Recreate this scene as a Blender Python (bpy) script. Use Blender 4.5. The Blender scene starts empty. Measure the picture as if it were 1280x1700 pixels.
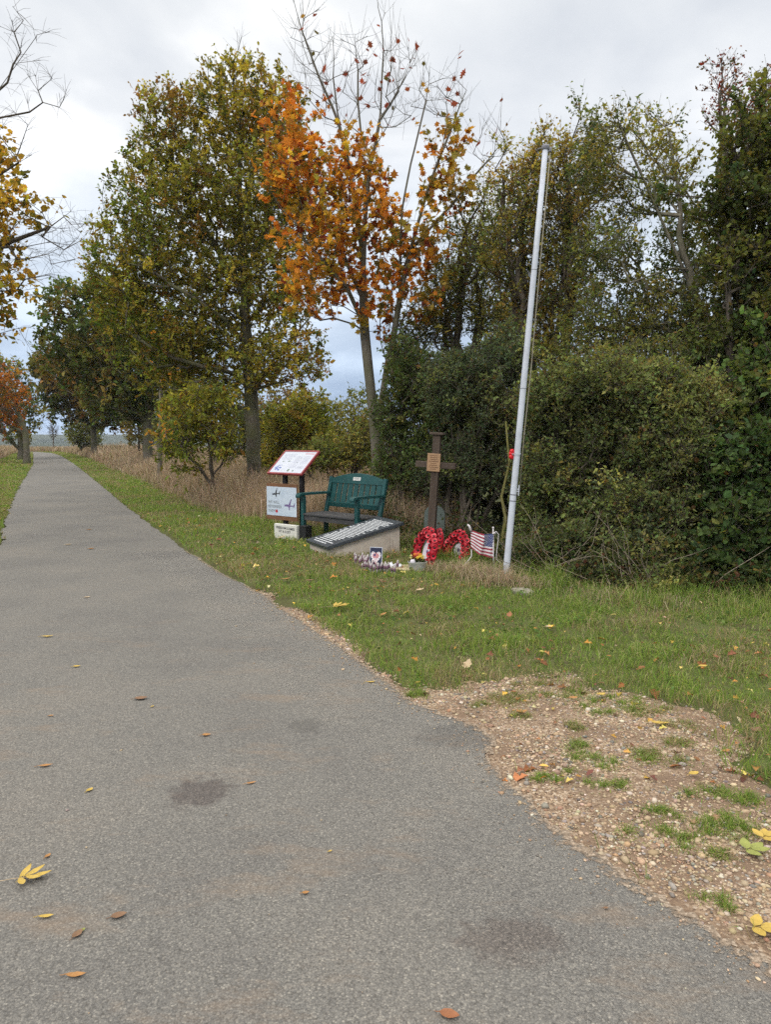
HAZE = 0.00028
EXPO = 0.45
import bpy, math, random
import numpy as np
from mathutils import Vector, Matrix
PI = math.pi
SC = bpy.context.scene
COL = SC.collection
# ------------------------------------------------------------------ camera maths
F = 1230.0; TH = math.atan(123/1230.0); H = 1.45
def _d(px, py):
    u = (px-640)/F; v = (850-py)/F
    return u, math.cos(TH)+v*math.sin(TH), -math.sin(TH)+v*math.cos(TH)
def G(px, py, z=0.0):
    u, dy, dz = _d(px, py); t = (z-H)/dz
    return (u*t, dy*t)
def W(px, py, Y):
    u, dy, dz = _d(px, py); t = Y/dy
    return (u*t, Y, H+dz*t)
def V(*a): return np.array(a, float)
# ------------------------------------------------------------------ noise
def _h(ix, iy, s):
    n = (ix.astype(np.int64)*374761393 + iy.astype(np.int64)*668265263 + s*974711) & 0x7fffffff
    n = (n ^ (n >> 13))*1274126177 & 0x7fffffff
    return ((n ^ (n >> 16)) & 0xffff)/65535.0
def vn(x, y, sc=1.0, s=0):
    x = np.asarray(x, float)*sc; y = np.asarray(y, float)*sc
    ix = np.floor(x); iy = np.floor(y); fx = x-ix; fy = y-iy
    fx = fx*fx*(3-2*fx); fy = fy*fy*(3-2*fy)
    a = _h(ix, iy, s); b = _h(ix+1, iy, s); c = _h(ix, iy+1, s); d = _h(ix+1, iy+1, s)
    return (a*(1-fx)+b*fx)*(1-fy)+(c*(1-fx)+d*fx)*fy
def fbm(x, y, sc=1.0, s=0, o=3):
    r = 0; k = .5; t = 0
    for i in range(o):
        r = r+k*vn(x, y, sc*2**i, s+i*7); t += k; k *= .5
    return r/t
def smooth(a, b, x):
    t = np.clip((x-a)/(b-a), 0, 1); return t*t*(3-2*t)
# ------------------------------------------------------------------ tagging
def tag(o, label=None, cat=None, group=None, kind=None):
    if label: o['label'] = label
    if cat: o['category'] = cat
    if group: o['group'] = group
    if kind: o['kind'] = kind
    return o
def empty(name, loc, rz=0.0, label=None, cat=None, group=None):
    o = bpy.data.objects.new(name, None); COL.objects.link(o)
    o.empty_display_size = .1
    o.location = loc; o.rotation_euler = (0, 0, rz)
    return tag(o, label, cat, group)
def copy_tree(o, parent=None):
    c = o.copy(); COL.objects.link(c)
    c.parent = parent
    for ch in list(o.children): copy_tree(ch, c)
    return c
# ------------------------------------------------------------------ mesh building
def fast_mesh(name, verts, polys, mat, parent=None, col=None, smooth_=False, midx=None):
    """verts (N,3); polys (M,k) int array"""
    verts = np.asarray(verts, np.float32); polys = np.asarray(polys, np.int32)
    me = bpy.data.meshes.new(name)
    me.vertices.add(len(verts)); me.vertices.foreach_set('co', verts.ravel())
    M, k = polys.shape
    me.loops.add(M*k); me.loops.foreach_set('vertex_index', polys.ravel())
    me.polygons.add(M); me.polygons.foreach_set('loop_start', np.arange(0, M*k, k, dtype=np.int32))
    if midx is not None: me.polygons.foreach_set('material_index', np.asarray(midx, np.int32))
    me.polygons.foreach_set('use_smooth', np.full(M, smooth_, bool))
    if col is not None:
        at = me.attributes.new('tint', 'FLOAT_COLOR', 'POINT')
        c4 = np.ones((len(verts), 4), np.float32); c4[:, :3] = col
        at.data.foreach_set('color', c4.ravel())
    me.update(calc_edges=True); me.validate()
    for m in (mat if isinstance(mat, (list, tuple)) else [mat]): me.materials.append(m)
    o = bpy.data.objects.new(name, me); COL.objects.link(o)
    if parent: o.parent = parent
    return o
class MB:
    def __init__(s): s.v = []; s.f = []; s.m = []
    def add(s, vs, fs, m=0):
        n = len(s.v); s.v += [tuple(map(float, v)) for v in vs]
        s.f += [tuple(n+i for i in f) for f in fs]; s.m += [m]*len(fs)
    def box(s, a, b, m=0, rot=None, piv=None):
        x0, y0, z0 = a; x1, y1, z1 = b
        vs = [Vector(p) for p in ((x0,y0,z0),(x1,y0,z0),(x1,y1,z0),(x0,y1,z0),(x0,y0,z1),(x1,y0,z1),(x1,y1,z1),(x0,y1,z1))]
        if rot is not None:
            piv = Vector(piv); vs = [rot @ (p-piv)+piv for p in vs]
        s.add(vs, [(0,3,2,1),(4,5,6,7),(0,1,5,4),(1,2,6,5),(2,3,7,6),(3,0,4,7)], m)
    def bar(s, p, q, w, d, m=0, up=(0,0,1)):
        p = Vector(p); q = Vector(q); t = (q-p).normalized(); u = Vector(up)
        a = t.cross(u)
        if a.length < 1e-3: a = t.cross(Vector((0,1,0)))
        a.normalize(); b = a.cross(t)
        vs = [c+a*sx*w/2+b*sy*d/2 for c in (p, q) for sx, sy in ((-1,-1),(1,-1),(1,1),(-1,1))]
        s.add(vs, [(0,1,2,3),(7,6,5,4),(0,4,5,1),(1,5,6,2),(2,6,7,3),(3,7,4,0)], m)
    def tube(s, pts, rs, n=10, m=0, cap=True):
        pts = [Vector(p) for p in pts]
        if not isinstance(rs, (list, tuple)): rs = [rs]*len(pts)
        vs = []; t0 = None; a = None
        for i, p in enumerate(pts):
            t = (pts[min(i+1, len(pts)-1)]-pts[max(i-1, 0)]).normalized()
            if a is None:
                a = t.cross(Vector((0,0,1)))
                if a.length < .1: a = t.cross(Vector((0,1,0)))
            a = (a-t*a.dot(t)).normalized(); b = t.cross(a)
            for k in range(n):
                g = 2*PI*k/n; vs.append(p+(a*math.cos(g)+b*math.sin(g))*rs[i])
        fs = [(i*n+k, i*n+(k+1)%n, (i+1)*n+(k+1)%n, (i+1)*n+k) for i in range(len(pts)-1) for k in range(n)]
        if cap: fs += [tuple(range(n-1, -1, -1)), tuple((len(pts)-1)*n+k for k in range(n))]
        s.add(vs, fs, m)
    def prism(s, poly, t, frame=None, m=0):
        """poly: list (x,z) outline CCW extruded along y by t"""
        n = len(poly)
        vs = [(x, 0, z) for x, z in poly]+[(x, t, z) for x, z in poly]
        fs = [tuple(range(n)), tuple(range(2*n-1, n-1, -1))]+[(i, n+i, n+(i+1)%n, (i+1)%n) for i in range(n)]
        if frame is not None: vs = [frame @ Vector(v) for v in vs]
        s.add(vs, fs, m)
    def flat(s, poly, m=0, frame=None, off=0.0):
        vs = [Vector((x, off, z)) for x, z in poly]
        if frame is not None: vs = [frame @ v for v in vs]
        s.add(vs, [tuple(range(len(poly)))], m)
    def build(s, name, mat, parent=None, bevel=0.0, sm=False):
        me = bpy.data.meshes.new(name); me.from_pydata(s.v, [], s.f)
        for m in (mat if isinstance(mat, (list, tuple)) else [mat]): me.materials.append(m)
        me.polygons.foreach_set('material_index', s.m)
        if sm: me.polygons.foreach_set('use_smooth', [True]*len(s.f))
        me.update(); me.validate()
        o = bpy.data.objects.new(name, me); COL.objects.link(o)
        if parent: o.parent = parent
        if bevel:
            b = o.modifiers.new('bevel', 'BEVEL'); b.width = bevel; b.segments = 2; b.limit_method = 'ANGLE'
        return o
def text_mesh(body, size, name, mat, parent, loc, rot, align='LEFT', ext=0.0004, bold=0.0, space=1.0):
    cu = bpy.data.curves.new(name, 'FONT'); cu.body = body; cu.size = size; cu.align_x = align
    cu.extrude = ext; cu.offset = bold; cu.space_line = space; cu.resolution_u = 3
    o = bpy.data.objects.new(name+'_src', cu); COL.objects.link(o)
    dg = bpy.context.evaluated_depsgraph_get(); dg.update()
    me = bpy.data.meshes.new_from_object(o.evaluated_get(dg)); me.name = name
    bpy.data.objects.remove(o); me.materials.clear(); me.materials.append(mat)
    r = bpy.data.objects.new(name, me); COL.objects.link(r); r.parent = parent
    r.location = loc; r.rotation_euler = rot
    return r
# ------------------------------------------------------------------ materials
def nt(name):
    m = bpy.data.materials.new(name); m.use_nodes = True
    t = m.node_tree; t.nodes.clear()
    out = t.nodes.new('ShaderNodeOutputMaterial')
    return m, t, out
def N(t, typ, **kw):
    n = t.nodes.new(typ)
    for k, v in kw.items():
        if k.startswith('i_'):
            key = k[2:]; key = int(key) if key.isdigit() else key.replace('_', ' ')
            n.inputs[key].default_value = v
        else: setattr(n, k, v)
    return n
def L(t, a, ao, b, bi): t.links.new(a.outputs[ao], b.inputs[bi])
def ramp(t, stops, interp='LINEAR'):
    r = t.nodes.new('ShaderNodeValToRGB'); e = r.color_ramp.elements; r.color_ramp.interpolation = interp
    while len(e) > 1: e.remove(e[-1])
    e[0].position = stops[0][0]; e[0].color = (*stops[0][1], 1)
    for p, c in stops[1:]:
        x = e.new(p); x.color = (*c, 1)
    return r
def mix(t, fac, a, b, mode='MIX'):
    m = t.nodes.new('ShaderNodeMix'); m.data_type = 'RGBA'; m.blend_type = mode
    for key, val in ((0, fac), (6, a), (7, b)):
        if isinstance(val, tuple) and not isinstance(val[0], (int, float)): t.links.new(val[0].outputs[val[1]], m.inputs[key])
        elif key == 0: m.inputs[0].default_value = val
        else: m.inputs[key].default_value = (*val, 1)
    return m
def surf(name, c, rough=.6, var=.25, sc=12, bump=.15, bsc=60, spec=.4, c2=None, stretch=None, metal=0.0):
    """base colour with a little wear noise and fine bump"""
    m, t, out = nt(name)
    p = N(t, 'ShaderNodeBsdfPrincipled', i_Roughness=rough, i_Metallic=metal)
    p.inputs['Specular IOR Level'].default_value = spec
    tc = N(t, 'ShaderNodeTexCoord'); mp = N(t, 'ShaderNodeMapping'); L(t, tc, 'Object', mp, 0)
    if stretch: mp.inputs['Scale'].default_value = stretch
    n1 = N(t, 'ShaderNodeTexNoise', i_Scale=sc, i_Detail=6.0, i_Roughness=.65); L(t, mp, 0, n1, 'Vector')
    c2 = c2 or tuple(x*(1-var) for x in c)
    c3 = tuple(min(1, x*(1+var*.5)) for x in c)
    r = ramp(t, [(.25, c2), (.5, c), (.75, c3)]); L(t, n1, 0, r, 0); L(t, r, 0, p, 'Base Color')
    n2 = N(t, 'ShaderNodeTexNoise', i_Scale=bsc, i_Detail=4.0); L(t, mp, 0, n2, 'Vector')
    b = N(t, 'ShaderNodeBump', i_Strength=bump, i_Distance=.004); L(t, n2, 0, b, 'Height'); L(t, b, 0, p, 'Normal')
    L(t, p, 0, out, 0)
    return m
def leafmat(name, trans=.3, rough=.55, spec=.25):
    m, t, out = nt(name)
    at = N(t, 'ShaderNodeAttribute', attribute_name='tint')
    p = N(t, 'ShaderNodeBsdfPrincipled', i_Roughness=rough); p.inputs['Specular IOR Level'].default_value = spec
    tr = N(t, 'ShaderNodeBsdfTranslucent'); ms = N(t, 'ShaderNodeMixShader', i_0=trans)
    L(t, at, 0, p, 'Base Color')
    g = mix(t, 1.0, (at, 0), (1.25, 1.2, .7), 'MULTIPLY'); L(t, g, 2, tr, 0)
    L(t, p, 0, ms, 1); L(t, tr, 0, ms, 2); L(t, ms, 0, out, 0)
    return m
M = {}
M['leaf'] = leafmat('leaf', .5, .7, .08)
M['grass'] = leafmat('grass_blade', .4, .7, .08)
M['dry'] = leafmat('dry_grass', .2, .8, .1)
M['litter'] = leafmat('litter', .12, .65, .2)
M['stone_bits'] = leafmat('pebble', 0.0, .7, .3)
def bark(name, c1, c2, sc=9, moss=None):
    m, t, out = nt(name)
    p = N(t, 'ShaderNodeBsdfPrincipled', i_Roughness=.9); p.inputs['Specular IOR Level'].default_value = .15
    tc = N(t, 'ShaderNodeTexCoord'); mp = N(t, 'ShaderNodeMapping'); L(t, tc, 'Object', mp, 0)
    mp.inputs['Scale'].default_value = (1, 1, .3)
    n = N(t, 'ShaderNodeTexNoise', i_Scale=sc*2.5, i_Detail=8.0, i_Roughness=.7); L(t, mp, 0, n, 'Vector')
    r = ramp(t, [(.3, c1), (.55, c2), (.72, tuple(x*1.35 for x in c2))]); L(t, n, 0, r, 0)
    src = (r, 0)
    if moss:
        n3 = N(t, 'ShaderNodeTexNoise', i_Scale=2.2, i_Detail=4.0); L(t, tc, 'Object', n3, 'Vector')
        rr = ramp(t, [(.45, (0,0,0)), (.6, (1,1,1))]); L(t, n3, 0, rr, 0)
        mm = mix(t, (rr, 0), src, moss); src = (mm, 2)
    t.links.new(src[0].outputs[src[1]], p.inputs['Base Color'])
    b = N(t, 'ShaderNodeBump', i_Strength=.6, i_Distance=.015); L(t, n, 0, b, 'Height'); L(t, b, 0, p, 'Normal')
    L(t, p, 0, out, 0)
    return m
M['bark_oak'] = bark('bark_oak', (.045,.038,.03), (.13,.115,.09), moss=(.11,.11,.06))
M['bark_maple'] = bark('bark_maple', (.06,.052,.043), (.155,.138,.115), moss=(.12,.115,.075))
M['bark_grey'] = bark('bark_grey', (.06,.05,.042), (.16,.14,.115), moss=(.12,.12,.06))
M['bark_pale'] = bark('bark_pale', (.16,.14,.12), (.34,.31,.27))
M['twig_dark'] = bark('twig_dark', (.05,.04,.032), (.12,.10,.08))
# ------------------------------------------------------------------ ground layout (metres; camera foot at the origin)
RE_PX = [(85,752),(101,757),(122,770),(160,800),(205,838),(240,865),(290,900),(330,930),(380,958),(430,985),(480,1018),(520,1045),(560,1072),(600,1100),
         (630,1125),(650,1142),(690,1165),(740,1188),(790,1207),(820,1227),(800,1252),(825,1285),(850,1312),(905,1372),(1000,1430),(1060,1470),(1110,1502),(1200,1562),(1285,1604),(1420,1690)]
LE_PX = [(54,751),(54.6,757),(55,770),(37,800),(25,820),(8,865),(0,905)]
RE = [(-38.5, 80.0), (-36.0, 77.0)]+[G(*p) for p in RE_PX]+[(1.6, 1.2), (1.9, -3.0)]
LE = [(-40.0, 77.5)]+[G(*p) for p in LE_PX]+[(-4.6, 8.0), (-3.6, 5.0), (-3.0, 2.0), (-3.0, -3.0)]
def densify(pl, st, jit, seed):
    r = np.random.default_rng(seed); out = []
    for a, b in zip(pl[:-1], pl[1:]):
        a = V(*a); b = V(*b); Lg = np.linalg.norm(b-a); ym = min(a[1], b[1])
        s = max(st, ym*.012); n = max(1, int(Lg/s)); nn = V(-(b-a)[1], (b-a)[0])/Lg
        for i in range(n):
            p = a+(b-a)*i/n
            j = (fbm(p[0], p[1], 3.0, seed)-.5)*jit*1.6+(vn(p[0], p[1], 14.0, seed+3)-.5)*jit*.7
            out.append(tuple(p+nn*j))
    out.append(tuple(pl[-1])); return out
RE = densify(RE, .03, .05, 5); LE = densify(LE, .08, .09, 9)
PATH = np.array(RE+LE[::-1])
REa = np.array(RE); LEa = np.array(LE)
def inpoly(x, y, P):
    x = np.asarray(x); y = np.asarray(y); c = np.zeros(x.shape, bool)
    x2 = np.roll(P[:, 0], -1); y2 = np.roll(P[:, 1], -1)
    for a, b, e, f in zip(P[:, 0], P[:, 1], x2, y2):
        if b == f: continue
        k = ((b > y) != (f > y)) & (x < (e-a)*(y-b)/(f-b)+a)
        c ^= k
    return c
def dist_pl(x, y, P, step=1):
    P = P[::step]; d = np.full(np.shape(x), 1e9)
    for a, b in zip(P[:-1], P[1:]):
        ab = b-a; l2 = (ab**2).sum()+1e-12
        t = np.clip(((x-a[0])*ab[0]+(y-a[1])*ab[1])/l2, 0, 1)
        d = np.minimum(d, (x-a[0]-t*ab[0])**2+(y-a[1]-t*ab[1])**2)
    return np.sqrt(d)
def path_sd(x, y):
    """positive off the path"""
    d = np.minimum(dist_pl(x, y, REa, 3), dist_pl(x, y, LEa, 3))
    return np.where(inpoly(x, y, PATH), -d, d)
GR = np.array([G(*p) for p in [(655,1150),(700,1136),(745,1140),(800,1124),(870,1122),(950,1125),(1010,1135),(1090,1160),(1170,1190),(1190,1218),(1230,1250),
      (1290,1290),(1400,1360),(1600,1500),(1600,1690),(1420,1720),(1285,1612),(1200,1570),(1110,1510),(1000,1440),(905,1380),(840,1312),(800,1265),(790,1240),(760,1215)]])
def gravel_mask(x, y):
    """>0 inside the gravel"""
    d = dist_pl(x, y, np.vstack([GR, GR[:1]])); s = np.where(inpoly(x, y, GR), d, -d)
    dr = dist_pl(x, y, REa, 3)
    lim = smooth(7.6, 5.0, y)*.10*(.5+fbm(x, y, 2.5, 71))
    strip = lim-dr
    s = np.maximum(s, np.where(y < 7.6, strip, -1))
    return s+(fbm(x, y, 2.6, 33)-.5)*.46+(vn(x, y, 11, 31)-.5)*.09
def gh(x, y):
    """ground height away from the path"""
    x = np.asarray(x, float); y = np.asarray(y, float)
    near = smooth(16, 8, y)
    h = -.02+near*.025+(fbm(x, y, .8, 3)-.5)*.05*near
    d = np.maximum(0, y-84+np.abs(x)*.05)
    h = h-14*smooth(0, 320, d)
    ang = x/np.maximum(y, 1)
    h = h+(21.5+3.0*(fbm(ang*6, y*0, 1, 8)-.5))*smooth(620, 1500, y)
    bk = smooth(60, 400, np.abs(x))*0-14*smooth(60, 300, -y)
    return h+bk+(y > 120)*(fbm(x, y, .012, 14)-.5)*3
# ------------------------------------------------------------------ ground materials
def ground_mat():
    m, t, out = nt('ground'); p = N(t, 'ShaderNodeBsdfPrincipled', i_Roughness=.95); p.inputs['Specular IOR Level'].default_value = .1
    g = N(t, 'ShaderNodeNewGeometry')
    n1 = N(t, 'ShaderNodeTexNoise', i_Scale=3.0, i_Detail=8.0, i_Roughness=.7); L(t, g, 0, n1, 'Vector')
    r1 = ramp(t, [(.3, (.06,.05,.028)), (.5, (.095,.10,.04)), (.7, (.09,.12,.035))]); L(t, n1, 0, r1, 0)
    # far land: fields and woods
    n2 = N(t, 'ShaderNodeTexVoronoi', i_Scale=.006); L(t, g, 0, n2, 'Vector')
    sp = N(t, 'ShaderNodeSeparateColor'); L(t, n2, 'Color', sp, 0)
    r2 = ramp(t, [(0, (.018,.028,.016)), (.4, (.025,.036,.018)), (.55, (.045,.06,.026)), (.8, (.06,.065,.034)), (1, (.03,.045,.02))]); L(t, sp, 0, r2, 0)
    n3 = N(t, 'ShaderNodeTexNoise', i_Scale=.03, i_Detail=6.0); L(t, g, 0, n3, 'Vector')
    mm = mix(t, .6, (r2, 0), (.02,.03,.018)); mf = mix(t, (n3, 0), (mm, 2), (r2, 0))
    sx = N(t, 'ShaderNodeSeparateXYZ'); L(t, g, 0, sx, 0)
    mr = N(t, 'ShaderNodeMapRange'); mr.inputs[1].default_value = 90; mr.inputs[2].default_value = 200; L(t, sx, 1, mr, 0)
    mx = mix(t, (mr, 0), (r1, 0), (mf, 2)); L(t, mx, 2, p, 'Base Color')
    b = N(t, 'ShaderNodeBump', i_Strength=.6, i_Distance=.02); L(t, n1, 0, b, 'Height'); L(t, b, 0, p, 'Normal')
    L(t, p, 0, out, 0); return m
def asphalt_mat():
    m, t, out = nt('asphalt'); p = N(t, 'ShaderNodeBsdfPrincipled', i_Roughness=.85); p.inputs['Specular IOR Level'].default_value = .3
    g = N(t, 'ShaderNodeNewGeometry')
    v = N(t, 'ShaderNodeTexVoronoi', i_Scale=170.0); L(t, g, 0, v, 'Vector')
    s = N(t, 'ShaderNodeSeparateColor'); L(t, v, 'Color', s, 0)
    r = ramp(t, [(0, (.139,.133,.123)), (.35, (.164,.157,.144)), (.7, (.190,.181,.165)), (.9, (.220,.207,.185)), (.975, (.27,.255,.225))]); L(t, s, 0, r, 0)
    # tar between the chips
    rd = ramp(t, [(.0, (1,1,1)), (.5, (.9,.9,.9)), (.9, (.6,.59,.58))]); L(t, v, 'Distance', rd, 0)
    c = mix(t, 1.0, (r, 0), (rd, 0), 'MULTIPLY')
    v2 = N(t, 'ShaderNodeTexVoronoi', i_Scale=300.0); L(t, g, 0, v2, 'Vector')
    s2 = N(t, 'ShaderNodeSeparateColor'); L(t, v2, 'Color', s2, 0)
    r2 = ramp(t, [(0, (.75,.75,.75)), (.6, (1,1,1)), (1, (1.35,1.33,1.28))]); L(t, s2, 1, r2, 0)
    c = mix(t, .8, (c, 2), (r2, 0), 'MULTIPLY')
    # broad tone change
    nb = N(t, 'ShaderNodeTexNoise', i_Scale=.9, i_Detail=5.0, i_Roughness=.6); L(t, g, 0, nb, 'Vector')
    rb = ramp(t, [(.3, (.84,.84,.86)), (.5, (1,1,1)), (.7, (1.14,1.11,1.08))]); L(t, nb, 0, rb, 0)
    c = mix(t, 1.0, (c, 2), (rb, 0), 'MULTIPLY')
    # tyre-brought brown dirt in streaky patches
    mp = N(t, 'ShaderNodeMapping'); L(t, g, 0, mp, 0); mp.inputs['Rotation'].default_value = (0, 0, .9); mp.inputs['Scale'].default_value = (1, 2.6, 1)
    nd = N(t, 'ShaderNodeTexNoise', i_Scale=1.7, i_Detail=9.0, i_Roughness=.72); L(t, mp, 0, nd, 'Vector')
    rdd = ramp(t, [(.54, (0,0,0)), (.74, (.5,.5,.5))]); L(t, nd, 0, rdd, 0)
    sx = N(t, 'ShaderNodeSeparateXYZ'); L(t, g, 0, sx, 0)
    mr = N(t, 'ShaderNodeMapRange'); mr.inputs[1].default_value = 7.0; mr.inputs[2].default_value = 4.2; L(t, sx, 1, mr, 0)
    mu = N(t, 'ShaderNodeMath', operation='MULTIPLY'); L(t, rdd, 0, mu, 0); L(t, mr, 0, mu, 1)
    c = mix(t, (mu, 0), (c, 2), (.25,.175,.115))
    # dark damp spots
    def spot(c, x, y, rx, ry, col, k):
        mp = N(t, 'ShaderNodeMapping', vector_type='TEXTURE'); L(t, g, 0, mp, 0)
        mp.inputs['Location'].default_value = (x, y, 0); mp.inputs['Scale'].default_value = (rx, ry, 1)
        ln = N(t, 'ShaderNodeVectorMath', operation='LENGTH'); L(t, mp, 0, ln, 0)
        nn = N(t, 'ShaderNodeTexNoise', i_Scale=16.0, i_Detail=5.0); L(t, g, 0, nn, 'Vector')
        ad = N(t, 'ShaderNodeMath', operation='MULTIPLY_ADD'); L(t, nn, 0, ad, 0); ad.inputs[1].default_value = 1.5; L(t, ln, 'Value', ad, 2)
        rr = ramp(t, [(.0, (k,k,k)), (.55, (k,k,k)), (.95, (0,0,0))])
        sb = N(t, 'ShaderNodeMath', operation='SUBTRACT'); L(t, ad, 0, sb, 0); sb.inputs[1].default_value = .72; L(t, sb, 0, rr, 0)
        mm = mix(t, (rr, 0), (c, 2), col, 'MULTIPLY'); return mm
    x, y = G(333, 1315); c = spot(c, x, y, .16, .17, (.64,.6,.61), 1)
    x, y = G(508, 1204); c = spot(c, x, y, .12, .12, (.8,.8,.8), 1)
    x, y = G(850, 1560); c = spot(c, x, y, .22, .12, (.8,.75,.74), 1)
    x, y = G(765, 1222); c = spot(c, x, y, .28, .2, (.78,.78,.79), 1)
    L(t, c, 2, p, 'Base Color')
    iv = N(t, 'ShaderNodeMath', operation='MULTIPLY_ADD'); L(t, v, 'Distance', iv, 0); iv.inputs[1].default_value = -1.0; L(t, s2, 0, iv, 2)
    b = N(t, 'ShaderNodeBump', i_Strength=.3, i_Distance=.003); L(t, iv, 0, b, 'Height'); L(t, b, 0, p, 'Normal')
    L(t, p, 0, out, 0); return m
def gravel_mat():
    m, t, out = nt('gravel'); p = N(t, 'ShaderNodeBsdfPrincipled', i_Roughness=.9); p.inputs['Specular IOR Level'].default_value = .2
    g = N(t, 'ShaderNodeNewGeometry')
    v = N(t, 'ShaderNodeTexVoronoi', i_Scale=110.0, i_Randomness=1.0); L(t, g, 0, v, 'Vector')
    s = N(t, 'ShaderNodeSeparateColor'); L(t, v, 'Color', s, 0)
    r = ramp(t, [(0, (.12,.08,.055)), (.3, (.20,.138,.092)), (.6, (.31,.22,.145)), (.85, (.41,.31,.215)), (1, (.52,.44,.35))]); L(t, s, 0, r, 0)
    n = N(t, 'ShaderNodeTexNoise', i_Scale=2.6, i_Detail=7.0, i_Roughness=.65); L(t, g, 0, n, 'Vector')
    rn = ramp(t, [(.40, (0,0,0)), (.58, (1,1,1))]); L(t, n, 0, rn, 0)
    c = mix(t, (rn, 0), (r, 0), (.19,.13,.088))
    L(t, c, 2, p, 'Base Color')
    b = N(t, 'ShaderNodeBump', i_Strength=.8, i_Distance=.006); b.invert = True; L(t, v, 'Distance', b, 'Height'); L(t, b, 0, p, 'Normal')
    L(t, p, 0, out, 0); return m
# ------------------------------------------------------------------ ground sheets
n = 560; s = np.linspace(-1, 1, n)
gx = 3.2*np.sinh(7.55*s); gy = 6+3.2*np.sinh(7.55*s)
X, Y = np.meshgrid(gx, gy)
Z = gh(X, Y)
near = (np.abs(X) < 60) & (Y > -6) & (Y < 90)
sd = np.full(X.shape, 9.0); sd[near] = path_sd(X[near], Y[near])
Z = np.where(sd < .12, np.minimum(Z, -.035), Z)
gm = np.full(X.shape, -1.0); k2 = (X > -3) & (X < 8) & (Y > 0) & (Y < 9); gm[k2] = gravel_mask(X[k2], Y[k2])
Z = np.where(gm > -.1, np.minimum(Z, -.03), Z)
def grid_faces(a, b):
    i = np.arange(a-1)[:, None]*b+np.arange(b-1)[None]
    return np.stack([i, i+1, i+b+1, i+b], -1).reshape(-1, 4)
o = fast_mesh('ground', np.stack([X, Y, Z], -1).reshape(-1, 3), grid_faces(n, n), ground_mat(), smooth_=True); tag(o, kind='structure')
mb = MB(); mb.add([(x, y, 0) for x, y in PATH], [tuple(range(len(PATH)))])
o = mb.build('path', asphalt_mat()); tag(o, kind='structure')
gx = np.arange(-1.6, 5.2, .03); gy = np.arange(.6, 7.8, .03); X, Y = np.meshgrid(gx, gy)
gm = gravel_mask(X, Y)
Z = -.006+(fbm(X, Y, 6, 41)-.5)*.012+(vn(X, Y, 30, 43)-.5)*.006
Z = np.where(gm > 0, Z, Z-np.minimum(.07, -gm*.6))
Z = np.where((path_sd(X, Y) < 0), np.minimum(Z, -.008), Z)
keep = (gm > -.18).reshape(-1); fc = grid_faces(len(gy), len(gx)); fc = fc[keep[fc].all(1)]
vv = np.stack([X, Y, Z], -1).reshape(-1, 3); us = np.unique(fc); rm = np.zeros(len(vv), int); rm[us] = np.arange(len(us))
o = fast_mesh('gravel', vv[us], rm[fc], gravel_mat(), smooth_=True); tag(o, kind='structure')
# ------------------------------------------------------------------ scattering helpers
def leaves(name, P, D, Nn, Lg, Wd, col, tmpl, mat, parent=None, smooth_=False):
    tv, tf = tmpl; tv = np.array(tv, float); tf = np.array(tf, int); k = len(tv)
    D = D/np.linalg.norm(D, axis=1, keepdims=True)
    B = np.cross(Nn, D); B /= np.linalg.norm(B, axis=1, keepdims=True)+1e-9; Nn = np.cross(D, B)
    v = P[:, None]+tv[None, :, 0:1]*(Lg[:, None, None]*D[:, None])+tv[None, :, 1:2]*(Wd[:, None, None]*B[:, None])+tv[None, :, 2:3]*(Lg[:, None, None]*Nn[:, None])
    f = tf[None]+np.arange(len(P))[:, None, None]*k
    c = np.repeat(col, k, axis=0)
    return fast_mesh(name, v.reshape(-1, 3), f.reshape(-1, tf.shape[1]), mat, parent, c, smooth_)
T_DIA = ([(0,0,0),(.42,.5,.07),(1,0,-.06),(.42,-.5,.07)], [(0,1,2),(0,2,3)])
T_OVAL = ([(0,0,0),(.22,.34,.05),(.6,.5,.06),(1,0,-.08),(.6,-.5,.06),(.22,-.34,.05)], [(0,1,2),(0,2,3),(0,3,4),(0,4,5)])
_mo = [(0,.0),(-.05,.32),(.22,.22),(.26,.58),(.45,.30),(.62,.46),(.66,.2),(1,.0)]
def _palm():
    up = [(a, b) for a, b in _mo[1:-1]]
    pts = [(0,0)]+up+[(1,0)]+[(a, -b) for a, b in up[::-1]]
    vs = [(.22, 0, 0)]+[(a, b, -.10*abs(b)*2+(.05 if i % 2 else -.02)) for i, (a, b) in enumerate(pts)]
    n = len(pts); return vs, [(0, 1+i, 1+(i+1) % n) for i in range(n)]
T_MAPLE = _palm()
T_OAK = ([(0,0,0),(.25,.22,.03),(.38,.14,.02),(.55,.46,.05),(.7,.26,.0),(1,0,-.1),(.7,-.26,.0),(.55,-.46,.05),(.38,-.14,.02),(.25,-.22,.03)],
         [(0,1,2),(2,3,4),(4,5,6),(6,7,8),(8,9,0),(0,2,8),(2,4,8),(4,6,8)])
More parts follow.
